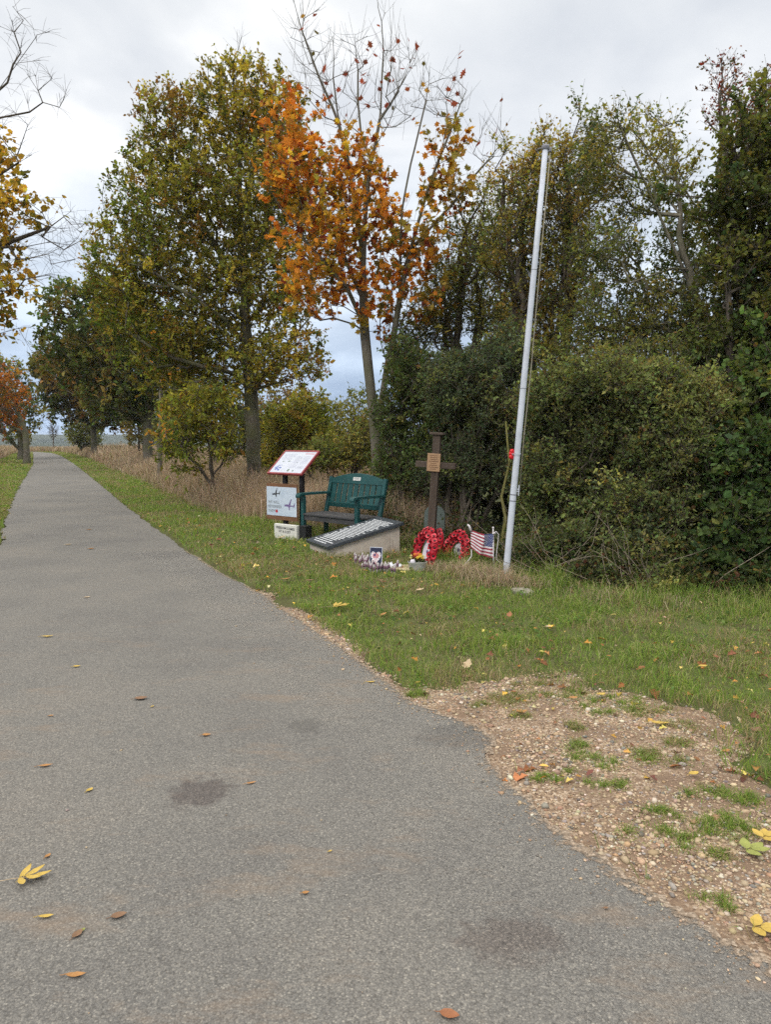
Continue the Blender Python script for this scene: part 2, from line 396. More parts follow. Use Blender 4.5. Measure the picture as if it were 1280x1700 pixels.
def blades(name, x, y, z0, h, w, lean, col, mat, rng, az=None, seed=0):
    """curved blades, five vertices each"""
    n = len(x); az = rng.uniform(0, 2*PI, n) if az is None else az
    fa = rng.uniform(0, 2*PI, n)
    d = np.stack([np.cos(az), np.sin(az), np.zeros(n)], 1); b = np.stack([np.cos(fa), np.sin(fa), np.zeros(n)], 1)
    p0 = np.stack([x, y, z0], 1); up = V(0, 0, 1)
    p1 = p0+d*(lean*h*.30)[:, None]+up*(h*.6)[:, None]
    p2 = p0+d*(lean*h*.95)[:, None]+up*(h*(1-.45*np.minimum(lean, 1.6)**1.5*.6))[:, None]
    hw = (w/2)[:, None]
    v = np.stack([p0-b*hw, p0+b*hw, p1-b*hw*.8, p1+b*hw*.8, p2], 1)
    f = np.array([(0,1,3),(0,3,2),(2,3,4)])[None]+np.arange(n)[:, None, None]*5
    c = np.repeat(col[:, None], 5, 1)
    o = fast_mesh(name, v.reshape(-1, 3), f.reshape(-1, 3), mat, None, c.reshape(-1, 3))
    return o
def pal(rng, n, cols, w, jit=.18):
    cols = np.array(cols); w = np.array(w, float); w /= w.sum()
    c = cols[rng.choice(len(cols), n, p=w)]
    return np.clip(c*(1+rng.normal(0, jit, (n, 1)))*(1+rng.normal(0, jit*.3, (n, 3))), .003, .9)

# soil and grit washed over the edge of the asphalt
def dust_mat():
    m, t, out = nt('grit'); p = N(t, 'ShaderNodeBsdfPrincipled', i_Roughness=.95); tr = N(t, 'ShaderNodeBsdfTransparent'); ms = N(t, 'ShaderNodeMixShader')
    g = N(t, 'ShaderNodeNewGeometry'); at = N(t, 'ShaderNodeAttribute', attribute_name='tint')
    n = N(t, 'ShaderNodeTexNoise', i_Scale=26.0, i_Detail=8.0, i_Roughness=.75); L(t, g, 0, n, 'Vector')
    v = N(t, 'ShaderNodeTexVoronoi', i_Scale=140.0); L(t, g, 0, v, 'Vector'); s = N(t, 'ShaderNodeSeparateColor'); L(t, v, 'Color', s, 0)
    r = ramp(t, [(0, (.16,.12,.085)), (.6, (.25,.19,.135)), (1, (.42,.34,.26))]); L(t, s, 0, r, 0); L(t, r, 0, p, 'Base Color')
    sp = N(t, 'ShaderNodeSeparateColor'); L(t, at, 0, sp, 0)
    a = N(t, 'ShaderNodeMath', operation='ADD'); L(t, n, 0, a, 0); L(t, sp, 0, a, 1)
    mr = N(t, 'ShaderNodeMapRange'); mr.inputs[1].default_value = 1.0; mr.inputs[2].default_value = 1.12; L(t, a, 0, mr, 0)
    L(t, mr, 0, ms, 0); L(t, tr, 0, ms, 1); L(t, p, 0, ms, 2); L(t, ms, 0, out, 0); return m
gx = np.arange(-3.4, 3.0, .03); gy = np.arange(1.0, 9.5, .03); X, Y = np.meshgrid(gx, gy)
sd = path_sd(X, Y); k = ((sd < .03) & (sd > -.6)).reshape(-1); fc = grid_faces(len(gy), len(gx)); fc = fc[k[fc].all(1)]
c = .56-(-sd)/.22*.62+.22*(fbm(X, Y, 1.6, 402)-.5)+.06*smooth(6, 3, Y); c = np.where(sd > 0, .62, c)
vv = np.stack([X, Y, np.full(X.shape, .0025)], -1).reshape(-1, 3); us = np.unique(fc); rm = np.zeros(len(vv), int); rm[us] = np.arange(len(us))
o = fast_mesh('path_grit', vv[us], rm[fc], dust_mat(), None, np.repeat(c.reshape(-1, 1)[us], 3, 1)); tag(o, kind='structure')
# ------------------------------------------------------------------ trees
def tubes(name, nodes, parent_i, rad, mat, par, minr=0.0):
    """branching tube mesh from a node tree"""
    n = len(nodes); d = np.zeros((n, 3))
    has = parent_i >= 0
    d[has] = nodes[has]-nodes[parent_i[has]]
    d[~has] = (0, 0, 1)
    d /= np.linalg.norm(d, axis=1, keepdims=True)+1e-9
    # main child = thickest
    main = np.full(n, -1); idx = np.where(has)[0]; idx = idx[np.argsort(rad[idx])]
    main[parent_i[idx]] = idx
    ismain = np.zeros(n, bool); ismain[idx] = main[parent_i[idx]] == idx
    nd = d.copy(); k = main >= 0; nd[k] = d[k]+d[main[k]]; nd /= np.linalg.norm(nd, axis=1, keepdims=True)+1e-9
    def frame(t):
        ref = np.tile(V(.31, .95, .05), (len(t), 1)); a = np.cross(t, ref); a /= np.linalg.norm(a, axis=1, keepdims=True)+1e-9
        return a, np.cross(t, a)
    V_, F_ = [], []; off = 0
    for big in (True, False):
        e = idx[(rad[idx] > .012) == big]
        if not len(e): continue
        ks = 7 if big else 3
        p = parent_i[e]; tp = np.where(ismain[e][:, None], nd[p], d[e]); tc = nd[e]
        rp = np.where(ismain[e], rad[p], np.minimum(rad[p], rad[e]*1.15)); rc = rad[e]
        ang = np.arange(ks)*2*PI/ks; cs, sn = np.cos(ang), np.sin(ang)
        a, b = frame(tp); r0 = nodes[p][:, None]+(a[:, None]*cs[None, :, None]+b[:, None]*sn[None, :, None])*rp[:, None, None]
        a, b = frame(tc); r1 = nodes[e][:, None]+(a[:, None]*cs[None, :, None]+b[:, None]*sn[None, :, None])*rc[:, None, None]
        v = np.concatenate([r0, r1], 1); V_.append(v.reshape(-1, 3))
        i = np.arange(ks); f = np.stack([i, (i+1) % ks, (i+1) % ks+ks, i+ks], 1)
        F_.append((f[None]+np.arange(len(e))[:, None, None]*2*ks).reshape(-1, 4)+off); off += len(e)*2*ks
    return fast_mesh(name, np.concatenate(V_), np.concatenate(F_), mat, par, None, True)
def sample_env(rng, ells, n, lump=.35, sep=.75):
    """poisson-like points in a union of ellipsoids with a lumpy edge; returns pts, ellipsoid id"""
    E = np.array([e[:6] for e in ells]); vol = E[:, 3]*E[:, 4]*E[:, 5]; dens = np.array([e[6] if len(e) > 6 else 1.0 for e in ells])
    w = vol*dens; w /= w.sum(); m = n*8
    k = rng.choice(len(E), m, p=w); u = rng.normal(size=(m, 3)); u /= np.linalg.norm(u, axis=1, keepdims=True)
    r = rng.uniform(0, 1, m)**(1/2.6)
    lim = 1-lump*(1-fbm(u[:, 0]*2+k*3.1, u[:, 1]*2+u[:, 2]*2.7, 1.6, 5))
    P = E[k, :3]+u*E[k, 3:]*(r*lim*1.12)[:, None]
    sp = sep*((vol*4.2).sum()/n)**(1/3); out = []; oi = []
    cell = {}
    for p, kk in zip(P, k):
        c = tuple((p//sp).astype(int)); ok = True
        for dx in (-1, 0, 1):
            for dy in (-1, 0, 1):
                for dz in (-1, 0, 1):
                    for q in cell.get((c[0]+dx, c[1]+dy, c[2]+dz), ()):
                        if ((p-q)**2).sum() < sp*sp: ok = False; break
        if ok:
            cell.setdefault(c, []).append(p); out.append(p); oi.append(kk)
            if len(out) >= n: break
    return np.array(out), np.array(oi), sp
def skeleton(rng, trunks, A, step=.22, up=.35, wob=.06, reach=None):
    """trunks: list of polylines of 3-D points; grows a limb to every attractor"""
    nodes = []; par = []
    for ti, (pts, root) in enumerate(trunks):
        pts = [V(*p) for p in pts]; prev = -1
        if root is not None:
            q = np.array(nodes); prev = int(((q-pts[0])**2).sum(1).argmin()); pts = [q[prev]]+pts[1:]
        for a, b in zip(pts[:-1], pts[1:]):
            k = max(1, int(np.linalg.norm(b-a)/step))
            for i in range(k):
                if i == 0 and prev >= 0: continue
                j = rng.normal(0, wob*.25, 3)*(len(nodes) > 0)
                nodes.append(a+(b-a)*i/k+j); par.append(prev); prev = len(nodes)-1
        nodes.append(pts[-1]); par.append(prev)
    nodes = nodes; n0 = len(nodes)
    cap = n0+len(A)*60; NP_ = np.zeros((cap, 3)); NP_[:n0] = nodes; cnt = n0
    depth = np.zeros(cap); 
    for i in range(n0): depth[i] = 0 if par[i] < 0 else depth[par[i]]+np.linalg.norm(NP_[i]-NP_[par[i]])
    dd = np.array([np.sqrt(((NP_[:n0]-a)**2).sum(1)).min() for a in A]); order = np.argsort(dd)
    tip = np.zeros(len(A), int)
    for ai in order:
        a = A[ai]; q = NP_[:cnt]; v = a-q; dist = np.sqrt((v**2).sum(1))+1e-6
        cost = dist*(1+1.1*np.clip(.25-v[:, 2]/dist, 0, 1))+.16*depth[:cnt]
        p = int(cost.argmin()); s = NP_[p]; L0 = dist[p]
        k = max(1, int(L0/step)); pd = s-NP_[par[p]] if par[p] >= 0 else V(0, 0, 1)
        pd = pd/(np.linalg.norm(pd)+1e-9); c1 = s+(pd*.45+V(0, 0, up*.4))*L0*.4; prev = p
        for i in range(1, k+1):
            t = i/k; pt = (1-t)**2*s+2*t*(1-t)*(c1*.5+(s+a)*.25)+t*t*a
            if i < k: pt = pt+rng.normal(0, wob, 3)*min(1, L0)
            NP_[cnt] = pt; par.append(prev); depth[cnt] = depth[prev]+L0/k; prev = cnt; cnt += 1
        tip[ai] = prev
    return NP_[:cnt].copy(), np.array(par), tip, n0
def radii(par, n, tips, Rb, rt, n0=0, kt=0.0):
    w = np.zeros(n); w[:n0] = kt; np.add.at(w, tips, 1.0)
    ch = np.zeros(n, int); np.add.at(ch, par[par >= 0], 1)
    w[(ch == 0) & (w < 1)] = 1
    for i in range(n-1, -1, -1):
        if par[i] >= 0: w[par[i]] += w[i]
    wb = w[par < 0].max(); e = math.log(Rb/rt)/math.log(max(wb, 2))
    return rt*np.maximum(w, 1)**e
def tree(name, label, cat, base, trunks, Rb, ells, n, K=5, Mv=9, lsize=.08, lw=.6, tmpl=T_DIA, palettes=None, seed=1, bk='bark_oak',
         group=None, step=.22, up=.35, tw=(.16, .34), rt=.006, lump=.35, wob=.06, leafmat_='leaf', bare=(), density=None, droop=0.0, sep=.75, crownname='crown', trunkname='trunk', twr=.0022, extra=None, lmul=None, leafy_extra=False, kt=0.0):
    rng = np.random.default_rng(seed)
    root = empty(name, (base[0], base[1], 0), 0, label, cat, group)
    A, ai, sp = sample_env(rng, ells, n, lump, sep)
    if extra is not None: A = np.vstack([A, np.array(extra)]); ai = np.concatenate([ai, np.full(len(extra), -1)])
    nodes, par, tips, n0 = skeleton(rng, trunks, A, step, up, wob)
    rad = radii(par, len(nodes), tips, Rb, rt, n0, kt)
    # flare at the foot
    z0 = nodes[:, 2]; rad = rad*(1+.35*np.clip(1-(z0-nodes[0, 2])/.4, 0, 1)*(rad > Rb*.4))
    off = V(base[0], base[1], 0)
    # twigs
    D0 = A-nodes[par[tips]]; D0 /= np.linalg.norm(D0, axis=1, keepdims=True)+1e-9
    q = np.repeat(np.arange(len(A)), K); m = len(q)
    td = D0[q]*.9+rng.normal(0, .75, (m, 3))+V(0, 0, up)
    td /= np.linalg.norm(td, axis=1, keepdims=True); tl = rng.uniform(*tw, m)*(1 if sp is None else 1)
    st = A[q]-D0[q]*rng.uniform(0, .6, m)[:, None]*min(sp, .5)
    mid = st+td*(tl*.5)[:, None]; end = st+td*tl[:, None]+V(0, 0, 1)*((up*.12-droop)*tl)[:, None]
    # add to the branch tree as nodes
    nb = len(nodes); nodes2 = np.concatenate([nodes, st, mid, end]); i0 = np.arange(m)
    par2 = np.concatenate([par, tips[q], nb+i0, nb+m+i0]); rad2 = np.concatenate([rad, np.full(m, twr*1.5), np.full(m, twr*1.2), np.full(m, twr*.6)])
    tubes(trunkname, nodes2-off, par2, rad2, M[bk], root)
    # leaves
    isb = np.array([(k in bare) or (k < 0 and not leafy_extra) for k in ai])
    if density is None: cn = rng.uniform(.35, 1.25, len(A))
    else: cn = density(A, rng)
    cn = np.where(isb, .0, cn)
    if lmul: cn = cn*np.array([lmul.get(int(k), 1.0) for k in ai])
    q2 = np.repeat(np.arange(m), Mv); keep = rng.uniform(0, 1, len(q2)) < cn[q[q2]]/1.25; q2 = q2[keep]; nl = len(q2)
    t = rng.uniform(.15, 1.05, nl)
    P = st[q2]*(1-t)[:, None]+end[q2]*t[:, None]+rng.normal(0, .012, (nl, 3))
    D = td[q2]*.5+rng.normal(0, .8, (nl, 3))+V(0, 0, -.15-droop); D /= np.linalg.norm(D, axis=1, keepdims=True)
    Nn = rng.normal(0, .75, (nl, 3))+V(0, 0, .9)
    Lg = lsize*np.clip(rng.lognormal(-.1, .3, nl), .4, 1.6)
    cols, w = (palettes(A, ai, rng) if callable(palettes) else (None, None))
    base_c = cols[q[q2]]
    col = np.clip(base_c*1.75*(1+rng.normal(0, .22, (nl, 1)))*(1+rng.normal(0, .08, (nl, 3))), .003, .8)
    if w is not None:   # odd leaves of another colour
        oc, pr = w; kk = rng.uniform(0, 1, nl) < pr; o_ = np.array(oc)[rng.integers(0, len(oc), nl)]
        col[kk] = o_[kk]*(1+rng.normal(0, .2, (kk.sum(), 1)))
        col = np.clip(col, .003, .8)
    leaves(crownname, P-off, D, Nn, Lg, Lg*lw, col, tmpl, M[leafmat_], root)
    return root
def E(px, py, Y, rpx, rpy, ry, w=1.0):
    c = W(px, py, Y); return (*c, rpx*Y/F, ry, rpy*Y/F, w)
def T(*pts, root=None):
    return ([W(*p) for p in pts], root)
def gpal(cols, ws, odd=None, pr=0.0, shift=None):
    def f(A, ai, rng):
        c = np.array(cols)[rng.choice(len(cols), len(A), p=np.array(ws)/sum(ws))]
        # neighbouring clumps share a hue
        v = fbm(A[:, 0]+A[:, 1]*.7, A[:, 2], .55, 17)[:, None]
        k = (v > .5)
        c2 = np.array(cols)[np.clip((v[:, 0]*len(cols)*1.6-.3*len(cols)).astype(int), 0, len(cols)-1)]
        c = np.where(rng.uniform(0, 1, (len(A), 1)) < .55, c2, c)
        c = c*(.45+1.15*fbm(A[:, 0]*1.3, A[:, 2]+A[:, 1], 1.3, 29)[:, None])*rng.uniform(.75, 1.25, (len(A), 1))
        if shift: c = shift(c, A, ai, rng)
        return c, ((odd, pr) if odd else None)
    return f
# ---- big oak by the path
OAKG = [(.10,.112,.024), (.145,.14,.026), (.19,.168,.028), (.22,.178,.03), (.21,.12,.028)]
yo = 19.0; b = W(421, 812, yo)
tree('oak_tree', 'large oak with olive green and bronze leaves behind the information panel', 'tree', b,
     [T((421,826,yo),(419,740,yo),(416,650,yo),(408,560,yo),(404,470,yo),(400,380,yo+.2),(396,280,yo),(398,200,yo),(402,140,yo)),
      T((417,660,yo),(450,600,yo-.3),(490,555,yo-.4),(520,520,yo-.2), root=1), T((410,580,yo),(360,520,yo-.8),(300,480,yo-1),(230,440,yo-1), root=1),
      T((406,490,yo),(350,400,yo+.3),(300,300,yo),(265,220,yo), root=1), T((417,640,yo),(360,610,yo-.8),(300,600,yo-1),(240,570,yo-1.2), root=1),
      T((404,470,yo),(440,380,yo),(460,280,yo),(470,200,yo), root=1)],
     .185, [E(405,190,yo,95,85,1.6), E(290,225,yo,68,78,1.3), E(455,230,yo,58,70,1.3), E(300,330,yo,122,95,1.9), E(430,340,yo,90,100,1.9),
            E(245,450,yo,108,85,1.9), E(400,470,yo,110,80,1.8), E(290,560,yo,125,75,1.9), E(205,500,yo-.3,62,80,1.4), E(410,600,yo,100,55,1.7), E(495,590,yo,52,68,1.2), E(480,480,yo,58,85,1.2),
            E(330,640,yo,95,42,1.4,.8)],
     1600, K=7, Mv=14, lsize=.082, density=lambda A, r: r.uniform(.25, 1.25, len(A)), lw=.6, tmpl=T_OVAL, seed=11, up=.45,
     palettes=gpal(OAKG, [2,3,3,2,1], odd=[(.20,.11,.03), (.25,.15,.04), (.045,.06,.025)], pr=.16,
                   shift=lambda c, A, ai, rng: np.where((A[:, 0] < -5.2)[:, None] & (rng.uniform(0,1,(len(A),1)) < .5), c*V(.75,.95,.9), c)),
     tw=(.18,.42), sep=.62, extra=[W(142,370,yo), W(132,378,yo), W(120,362,yo), W(400,62,yo), W(396,80,yo)])
# ---- maple in front of it
ym = 13.2; b = W(624, 760, ym)
def mshift(c, A, ai, rng):
    sh = np.array(c); px = A[:, 0]
    right = px > 0.05
    g = rng.uniform(0, 1, len(A))
    sh[right & (g < .4)] = (.17,.13,.03); sh[(~right) & (g < .16)] = (.26,.19,.03)
    hi = (ai >= 12) & (ai < 17); sh[hi] = (.16,.04,.025)
    return sh
def mdens(A, rng):
    d = rng.uniform(.3, 1.35, len(A)); return d
mx = [E(480,215,ym,48,42,.5,.9), E(500,300,ym,62,62,.9,1.3), E(545,390,ym,72,72,1.1,1.3), E(595,300,ym,45,60,.9,1.0), E(545,470,ym,58,40,.8,1.3), E(640,385,ym,50,50,.8,.9), E(625,520,ym,45,52,.6,.8),
      E(742,255,ym,38,52,.5,.9), E(740,330,ym,42,45,.6,.9), E(700,410,ym,50,48,.6,.8), E(650,480,ym,60,50,.6,.7), E(520,350,ym,60,70,.8,1.2),
      E(560,150,ym,60,80,.8,.22), E(650,150,ym,50,80,.8,.22), E(505,90,ym,26,70,.5,.5), E(720,170,ym,50,55,.6,.5), E(810,240,ym,30,40,.5,.5), E(520,500,ym,46,40,.7,1.0), E(700,500,ym,46,50,.6,.6)]
tree('maple_tree', 'twin stemmed maple with orange leaves and bare top twigs behind the bench', 'tree', b,
     [T((628,840,ym),(627,760,ym),(622,700,ym),(615,640,ym),(606,580,ym),(603,520,ym),(604,430,ym),(607,350,ym),(610,290,ym),(628,220,ym),(636,130,ym),(637,60,ym),(626,-12,ym)),
      T((622,712,ym),(634,655,ym+.1),(648,580,ym+.1),(660,520,ym+.1),(668,460,ym),(690,390,ym),(715,300,ym),(745,220,ym),(775,150,ym), root=1),
      T((606,560,ym),(590,500,ym-.2),(560,455,ym-.3),(520,420,ym-.4),(490,370,ym-.5), root=1),
      T((604,430,ym),(590,330,ym+.1),(570,230,ym+.1),(540,150,ym),(510,80,ym),(486,-5,ym), root=1),
      T((690,400,ym),(740,350,ym),(790,290,ym),(838,232,ym), root=1), T((606,500,ym),(560,400,ym+.3),(520,300,ym+.3),(470,210,ym+.3), root=1),
      T((612,290,ym),(592,200,ym),(596,140,ym),(590,70,ym), root=1), T((640,200,ym),(664,150,ym),(690,85,ym), root=1),
      T((668,470,ym),(664,380,ym-.3),(676,300,ym-.4),(700,190,ym-.4),(712,140,ym-.4), root=1),
      T((570,230,ym+.1),(555,160,ym+.1),(553,70,ym), root=1)],
     .105, mx, 520, kt=.8, lmul={12:.05, 13:.05, 14:.04, 15:.04, 16:.05}, K=4, Mv=7, lsize=.10, lw=1.05, tmpl=T_MAPLE, seed=23, up=.75, bk='bark_maple',
     palettes=gpal([(.27,.09,.018), (.34,.125,.02), (.38,.165,.024), (.30,.18,.026), (.17,.12,.028)], [2,3,3,2,1], odd=[(.19,.045,.025), (.16,.13,.03), (.45,.24,.04)], pr=.2, shift=mshift),
     tw=(.22,.55), wob=.03, rt=.0042, density=mdens, twr=.002, bare=(),
     extra=[W(*p, ym) for p in [(486,-8),(505,30),(520,60),(553,65),(560,95),(610,60),(590,72),(650,55),(690,88),(680,110),(700,140),(662,70),(770,165),(778,180),(838,232),(800,222),(820,260),(540,110),(575,120),(482,45),(640,20),(625,-10),(530,15),(720,190),(740,160)]])
# ---- second and third oak along the path
y2 = 35.0; b = W(245, 790, y2)
tree('oak_tree', 'dark green oak whose grey trunk rises from tall dry grass left of the big oak', 'tree', b,
     [T((245,792,y2),(245,720,y2),(246,650,y2),(240,580,y2),(225,500,y2))], .22,
     [E(190,560,y2,85,95,2.6), E(130,520,y2,62,55,1.8), E(250,600,y2,95,75,2.4), E(200,650,y2,75,55,2.2), E(115,590,y2,50,60,1.8), E(290,640,y2,60,50,2)],
     700, K=6, Mv=11, lsize=.21, lw=.65, seed=31, step=.4, up=.3,
     palettes=gpal([(.05,.075,.024), (.065,.085,.026), (.095,.10,.027), (.13,.10,.03)], [3,3,2,1], odd=[(.18,.11,.03)], pr=.1), tw=(.3,.7), rt=.012, twr=.005)
y3 = 57.0; b = W(155, 757, y3)
tree('oak_tree', 'bronze tinged oak with a short pale trunk standing on the mown verge', 'tree', b,
     [T((156,759,y3),(155,725,y3),(153,690,y3),(150,640,y3))], .22,
     [E(120,640,y3,62,45,2.6), E(85,612,y3,36,28,1.6), E(170,660,y3,75,50,2.4), E(115,672,y3,40,30,1.8), E(195,672,y3,50,36,2.0), E(150,600,y3,60,50,2.4), E(215,670,y3,40,40,2)],
     620, K=6, Mv=10, lsize=.32, lw=.62, seed=37, step=.6, up=.25,
     palettes=gpal([(.05,.065,.022), (.08,.08,.024), (.13,.085,.03), (.16,.085,.03)], [3,3,2,2], odd=[(.22,.12,.03)], pr=.1), tw=(.4,.9), rt=.018, twr=.008)
y4 = 66.0; b = W(134, 758, y4)
tree('field_shrub', 'low yellow green shrub beyond the bronze oak by the path end', 'shrub', b,
     [T((134,757,y4),(134,735,y4)), T((134,750,y4),(124,730,y4), root=1)], .10,
     [E(130,716,y4,22,24,1.6), E(148,722,y4,20,22,1.4)], 110, K=6, Mv=6, lsize=.24, seed=38, step=.5, bk='twig_dark',
     palettes=gpal([(.08,.09,.03), (.12,.12,.035), (.06,.07,.025)], [2,2,1]), tw=(.3,.7), rt=.015, twr=.007, crownname='foliage', trunkname='stems')
# ---- slender young tree
y5 = 24.0; b = W(264, 800, y5)
tree('young_tree', 'slender young tree with pale stem and a few orange leaves in the dry grass', 'tree', b,
     [T((264,806,y5),(264,740,y5),(266,690,y5),(268,640,y5),(271,600,y5),(272,560,y5))], .075,
     [E(255,575,y5,26,30,.7), E(262,718,y5,24,30,.5), E(290,620,y5,28,28,.7)], 34, K=4, Mv=5, lsize=.13, lw=.7, seed=41, bk='bark_grey',
     palettes=gpal([(.16,.14,.03), (.34,.17,.03), (.11,.12,.03)], [2,2,2]), tw=(.2,.5), rt=.007, tmpl=T_MAPLE)
# ---- sweet chestnut / hazel bush
y6 = 17.0; b = W(352, 800, y6)
tree('hazel_bush', 'many stemmed bush with drooping yellow green leaves under the big oak', 'bush', b,
     [T((354,826,y6),(356,790,y6),(352,760,y6),(338,720,y6),(325,670,y6)), T((356,785,y6),(375,755,y6),(405,735,y6), root=1), T((354,800,y6),(345,740,y6-.3),(352,690,y6-.3), root=1),
      T((354,815,y6),(325,770,y6),(300,740,y6), root=1), T((356,790,y6),(384,740,y6+.3),(390,690,y6), root=1)],
     .055, [E(330,690,y6,65,48,1.0), E(300,740,y6,42,30,.7), E(365,720,y6,40,42,.8), E(345,650,y6,52,28,.9), E(290,680,y6,30,35,.6), E(320,775,y6,40,16,.6), E(284,735,y6,20,30,.5)],
     300, lump=.75, K=5, Mv=6, lsize=.13, lw=.40, tmpl=T_OVAL, seed=43, bk='twig_dark', droop=.5,
     palettes=gpal([(.12,.135,.025), (.17,.165,.028), (.09,.11,.025), (.24,.20,.03)], [3,3,2,1], odd=[(.30,.16,.03)], pr=.06), tw=(.2,.4), crownname='foliage', trunkname='stems')
# ---- trees on the left of the path
y7 = 11.0; b = (-9.2, 11.2)
tree('lime_tree', 'tree leaning in from the left edge with yellow heart shaped leaves and bare twigs', 'tree', b,
     [([(-9.2,11.2,-.05),(-9.1,11.2,1.5),(-8.9,11.1,3),(-8.5,11,4.5),(-8.2,11,6),(-7.8,11,7.5)], None),
      T((-190,560,y7),(-100,480,y7),(-40,420,y7),(20,400,y7),(60,395,y7),(105,360,y7), root=1), T((-200,300,y7),(-80,210,y7),(0,195,y7),(26,202,y7),(70,170,y7), root=1),
      T((-200,420,y7),(-90,350,y7),(-20,300,y7),(30,270,y7), root=1), T((-200,250,y7),(-60,170,y7),(20,140,y7),(48,100,y7),(60,60,y7), root=1)],
     .14, [E(-10,270,y7,36,60,.7), E(10,340,y7,62,34,.6), E(10,470,y7,64,32,.6), E(-60,420,y7,80,110,1.0), E(-5,520,y7,30,34,.4), E(-80,250,y7,70,100,1.0),
           E(80,390,y7,58,46,.6,.9), E(60,440,y7,55,40,.4,.6), E(20,240,y7,40,60,.4,.3), E(40,120,y7,45,50,.3,.25), E(15,30,y7,30,30,.3,.3)],
     420, K=5, Mv=6, lsize=.075, lw=.85, tmpl=T_OVAL, seed=53, bk='twig_dark', up=.15,
     palettes=gpal([(.30,.20,.03), (.36,.22,.035), (.20,.17,.03), (.30,.13,.03)], [3,3,2,1], odd=[(.14,.13,.03)], pr=.15), tw=(.14,.36), bare=(6,7,8,9,10), rt=.0032, droop=.15, twr=.0017, wob=.05,
     extra=[W(*p, y7) for p in [(110,148),(104,166),(98,178),(86,130),(78,118),(60,58),(82,52),(66,100),(140,395),(142,372),(125,430),(118,350),(98,340),(20,10),(45,572),(30,545)]])
y8 = 42.0; b = W(44, 752, y8)
tree('beech_tree', 'round tree with burnt orange leaves on the left of the path', 'tree', b,
     [T((44,770,y8),(43,735,y8),(38,700,y8),(10,660,y8))], .17, [E(0,655,y8,46,40,1.7), E(-30,690,y8,60,40,1.8), E(6,695,y8,34,26,1.2), E(-20,630,y8,50,34,1.6)],
     200, K=6, Mv=8, lsize=.17, lw=.65, seed=59, step=.4, palettes=gpal([(.26,.095,.018), (.22,.08,.018), (.26,.13,.022)], [3,2,2], odd=[(.17,.13,.03)], pr=.15), tw=(.3,.6), rt=.01, twr=.005)
y9 = 50.0; b = W(34, 756, y9)
tree('hedgerow_tree', 'green and yellow tree just behind the burnt orange one on the left', 'tree', b,
     [T((34,766,y9),(34,730,y9),(30,690,y9),(24,640,y9))], .2, [E(26,660,y9,34,42,1.8), E(44,690,y9,24,34,1.5), E(10,625,y9,30,34,1.6), E(30,715,y9,26,24,1.2), E(-30,650,y9,50,60,2)],
     330, K=6, Mv=7, lsize=.2, lw=.65, seed=61, step=.5, palettes=gpal([(.12,.125,.028), (.15,.14,.03), (.07,.085,.028), (.06,.075,.03)], [2,3,2,2], odd=[(.25,.12,.03)], pr=.08), tw=(.3,.7), rt=.012, twr=.006)
y10 = 82.0; b = W(88, 746, y10)
tree('bare_sapling', 'thin leafless sapling standing at the far end of the path', 'sapling', b,
     [T((88,748,y10),(88,725,y10),(87,704,y10))], .06, [E(88,715,y10,9,14,.5)], 40, K=4, Mv=1, lsize=.05, seed=67, step=.4, bk='twig_dark', bare=(0,),
     palettes=gpal([(.1,.08,.05)], [1]), tw=(.3,.6), rt=.016, twr=.010, crownname='twig_leaves', up=.9, extra=None, density=lambda A, r: np.full(len(A), .4))
# ---- bushes seen through the gap behind the bench
def bush(name, label, cat, px, pyb, Y, ells, n, cols, ws, seed, lsize=.1, K=6, Mv=7, Rb=.06, nst=4, odd=None, pr=0.0, bk='twig_dark', spread=40, tmpl=T_DIA, lw=.6, tw=(.16,.34), rt=.005, lump=.55, step=.22, sep=.7, zb=-.04, droop=0, group=None, wob=.07, dens=None, mat='leaf', up=.35, shoots=0):
    g = W(px, pyb, Y); r = random.Random(seed); tr = [([(g[0], g[1], zb), (g[0], g[1], .25)], None)]
    E_ = ells
    for i in range(nst):
        e = E_[i % len(E_)]; x, y, z = e[0]+r.uniform(-.4,.4)*e[3], e[1]+r.uniform(-.4,.4)*e[4], e[2]+r.uniform(-.2,.4)*e[5]
        sx = g[0]+(x-g[0])*.25+r.uniform(-.15,.15); sy = g[1]+r.uniform(-.2,.2)
        tr.append(([(sx, sy, zb), (sx+(x-sx)*.3+r.uniform(-.2,.2), sy+(y-sy)*.3, z*.35), (x-(x-sx)*.25+r.uniform(-.2,.2), y, z*.72), (x, y, z)], None))
    ex = None
    if shoots:   # stray shoots breaking the outline
        ex = []
        for i in range(shoots):
            e = E_[r.randrange(len(E_))]; u = Vector((r.gauss(0,1), r.gauss(0,.6)-.3, abs(r.gauss(0,1))+.3)).normalized(); k = r.uniform(1.05, 1.5); n_ = r.randint(1, 3)
            for j in range(n_): ex.append((e[0]+u.x*e[3]*(k+.13*j), e[1]+u.y*e[4]*k, e[2]+u.z*e[5]*(k+.16*j)))
    return tree(name, label, cat, (g[0], g[1]), tr, Rb, ells, n, K=K, Mv=Mv, lsize=lsize, lw=lw, tmpl=tmpl, seed=seed, bk=bk, palettes=gpal(cols, ws, odd, pr), tw=tw, rt=rt, lump=lump,
                step=step, sep=sep, crownname='foliage', trunkname='stems', droop=droop, group=group, wob=wob, extra=ex, density=dens, leafmat_=mat, up=up, leafy_extra=True)
bush('willow_bush', 'yellow green bush in the gap between oak and maple', 'bush', 560, 780, 26, [E(560,715,26,62,55,1.6), E(598,690,26,32,50,1.2), E(500,735,26,60,40,1.4), E(585,745,26,50,34,1.2), E(545,765,26,80,24,1.2)], 300,
     [(.12,.13,.04), (.16,.15,.045), (.085,.10,.035)], [3,2,2], 71, lsize=.12, tw=(.25,.5), step=.35, rt=.008)
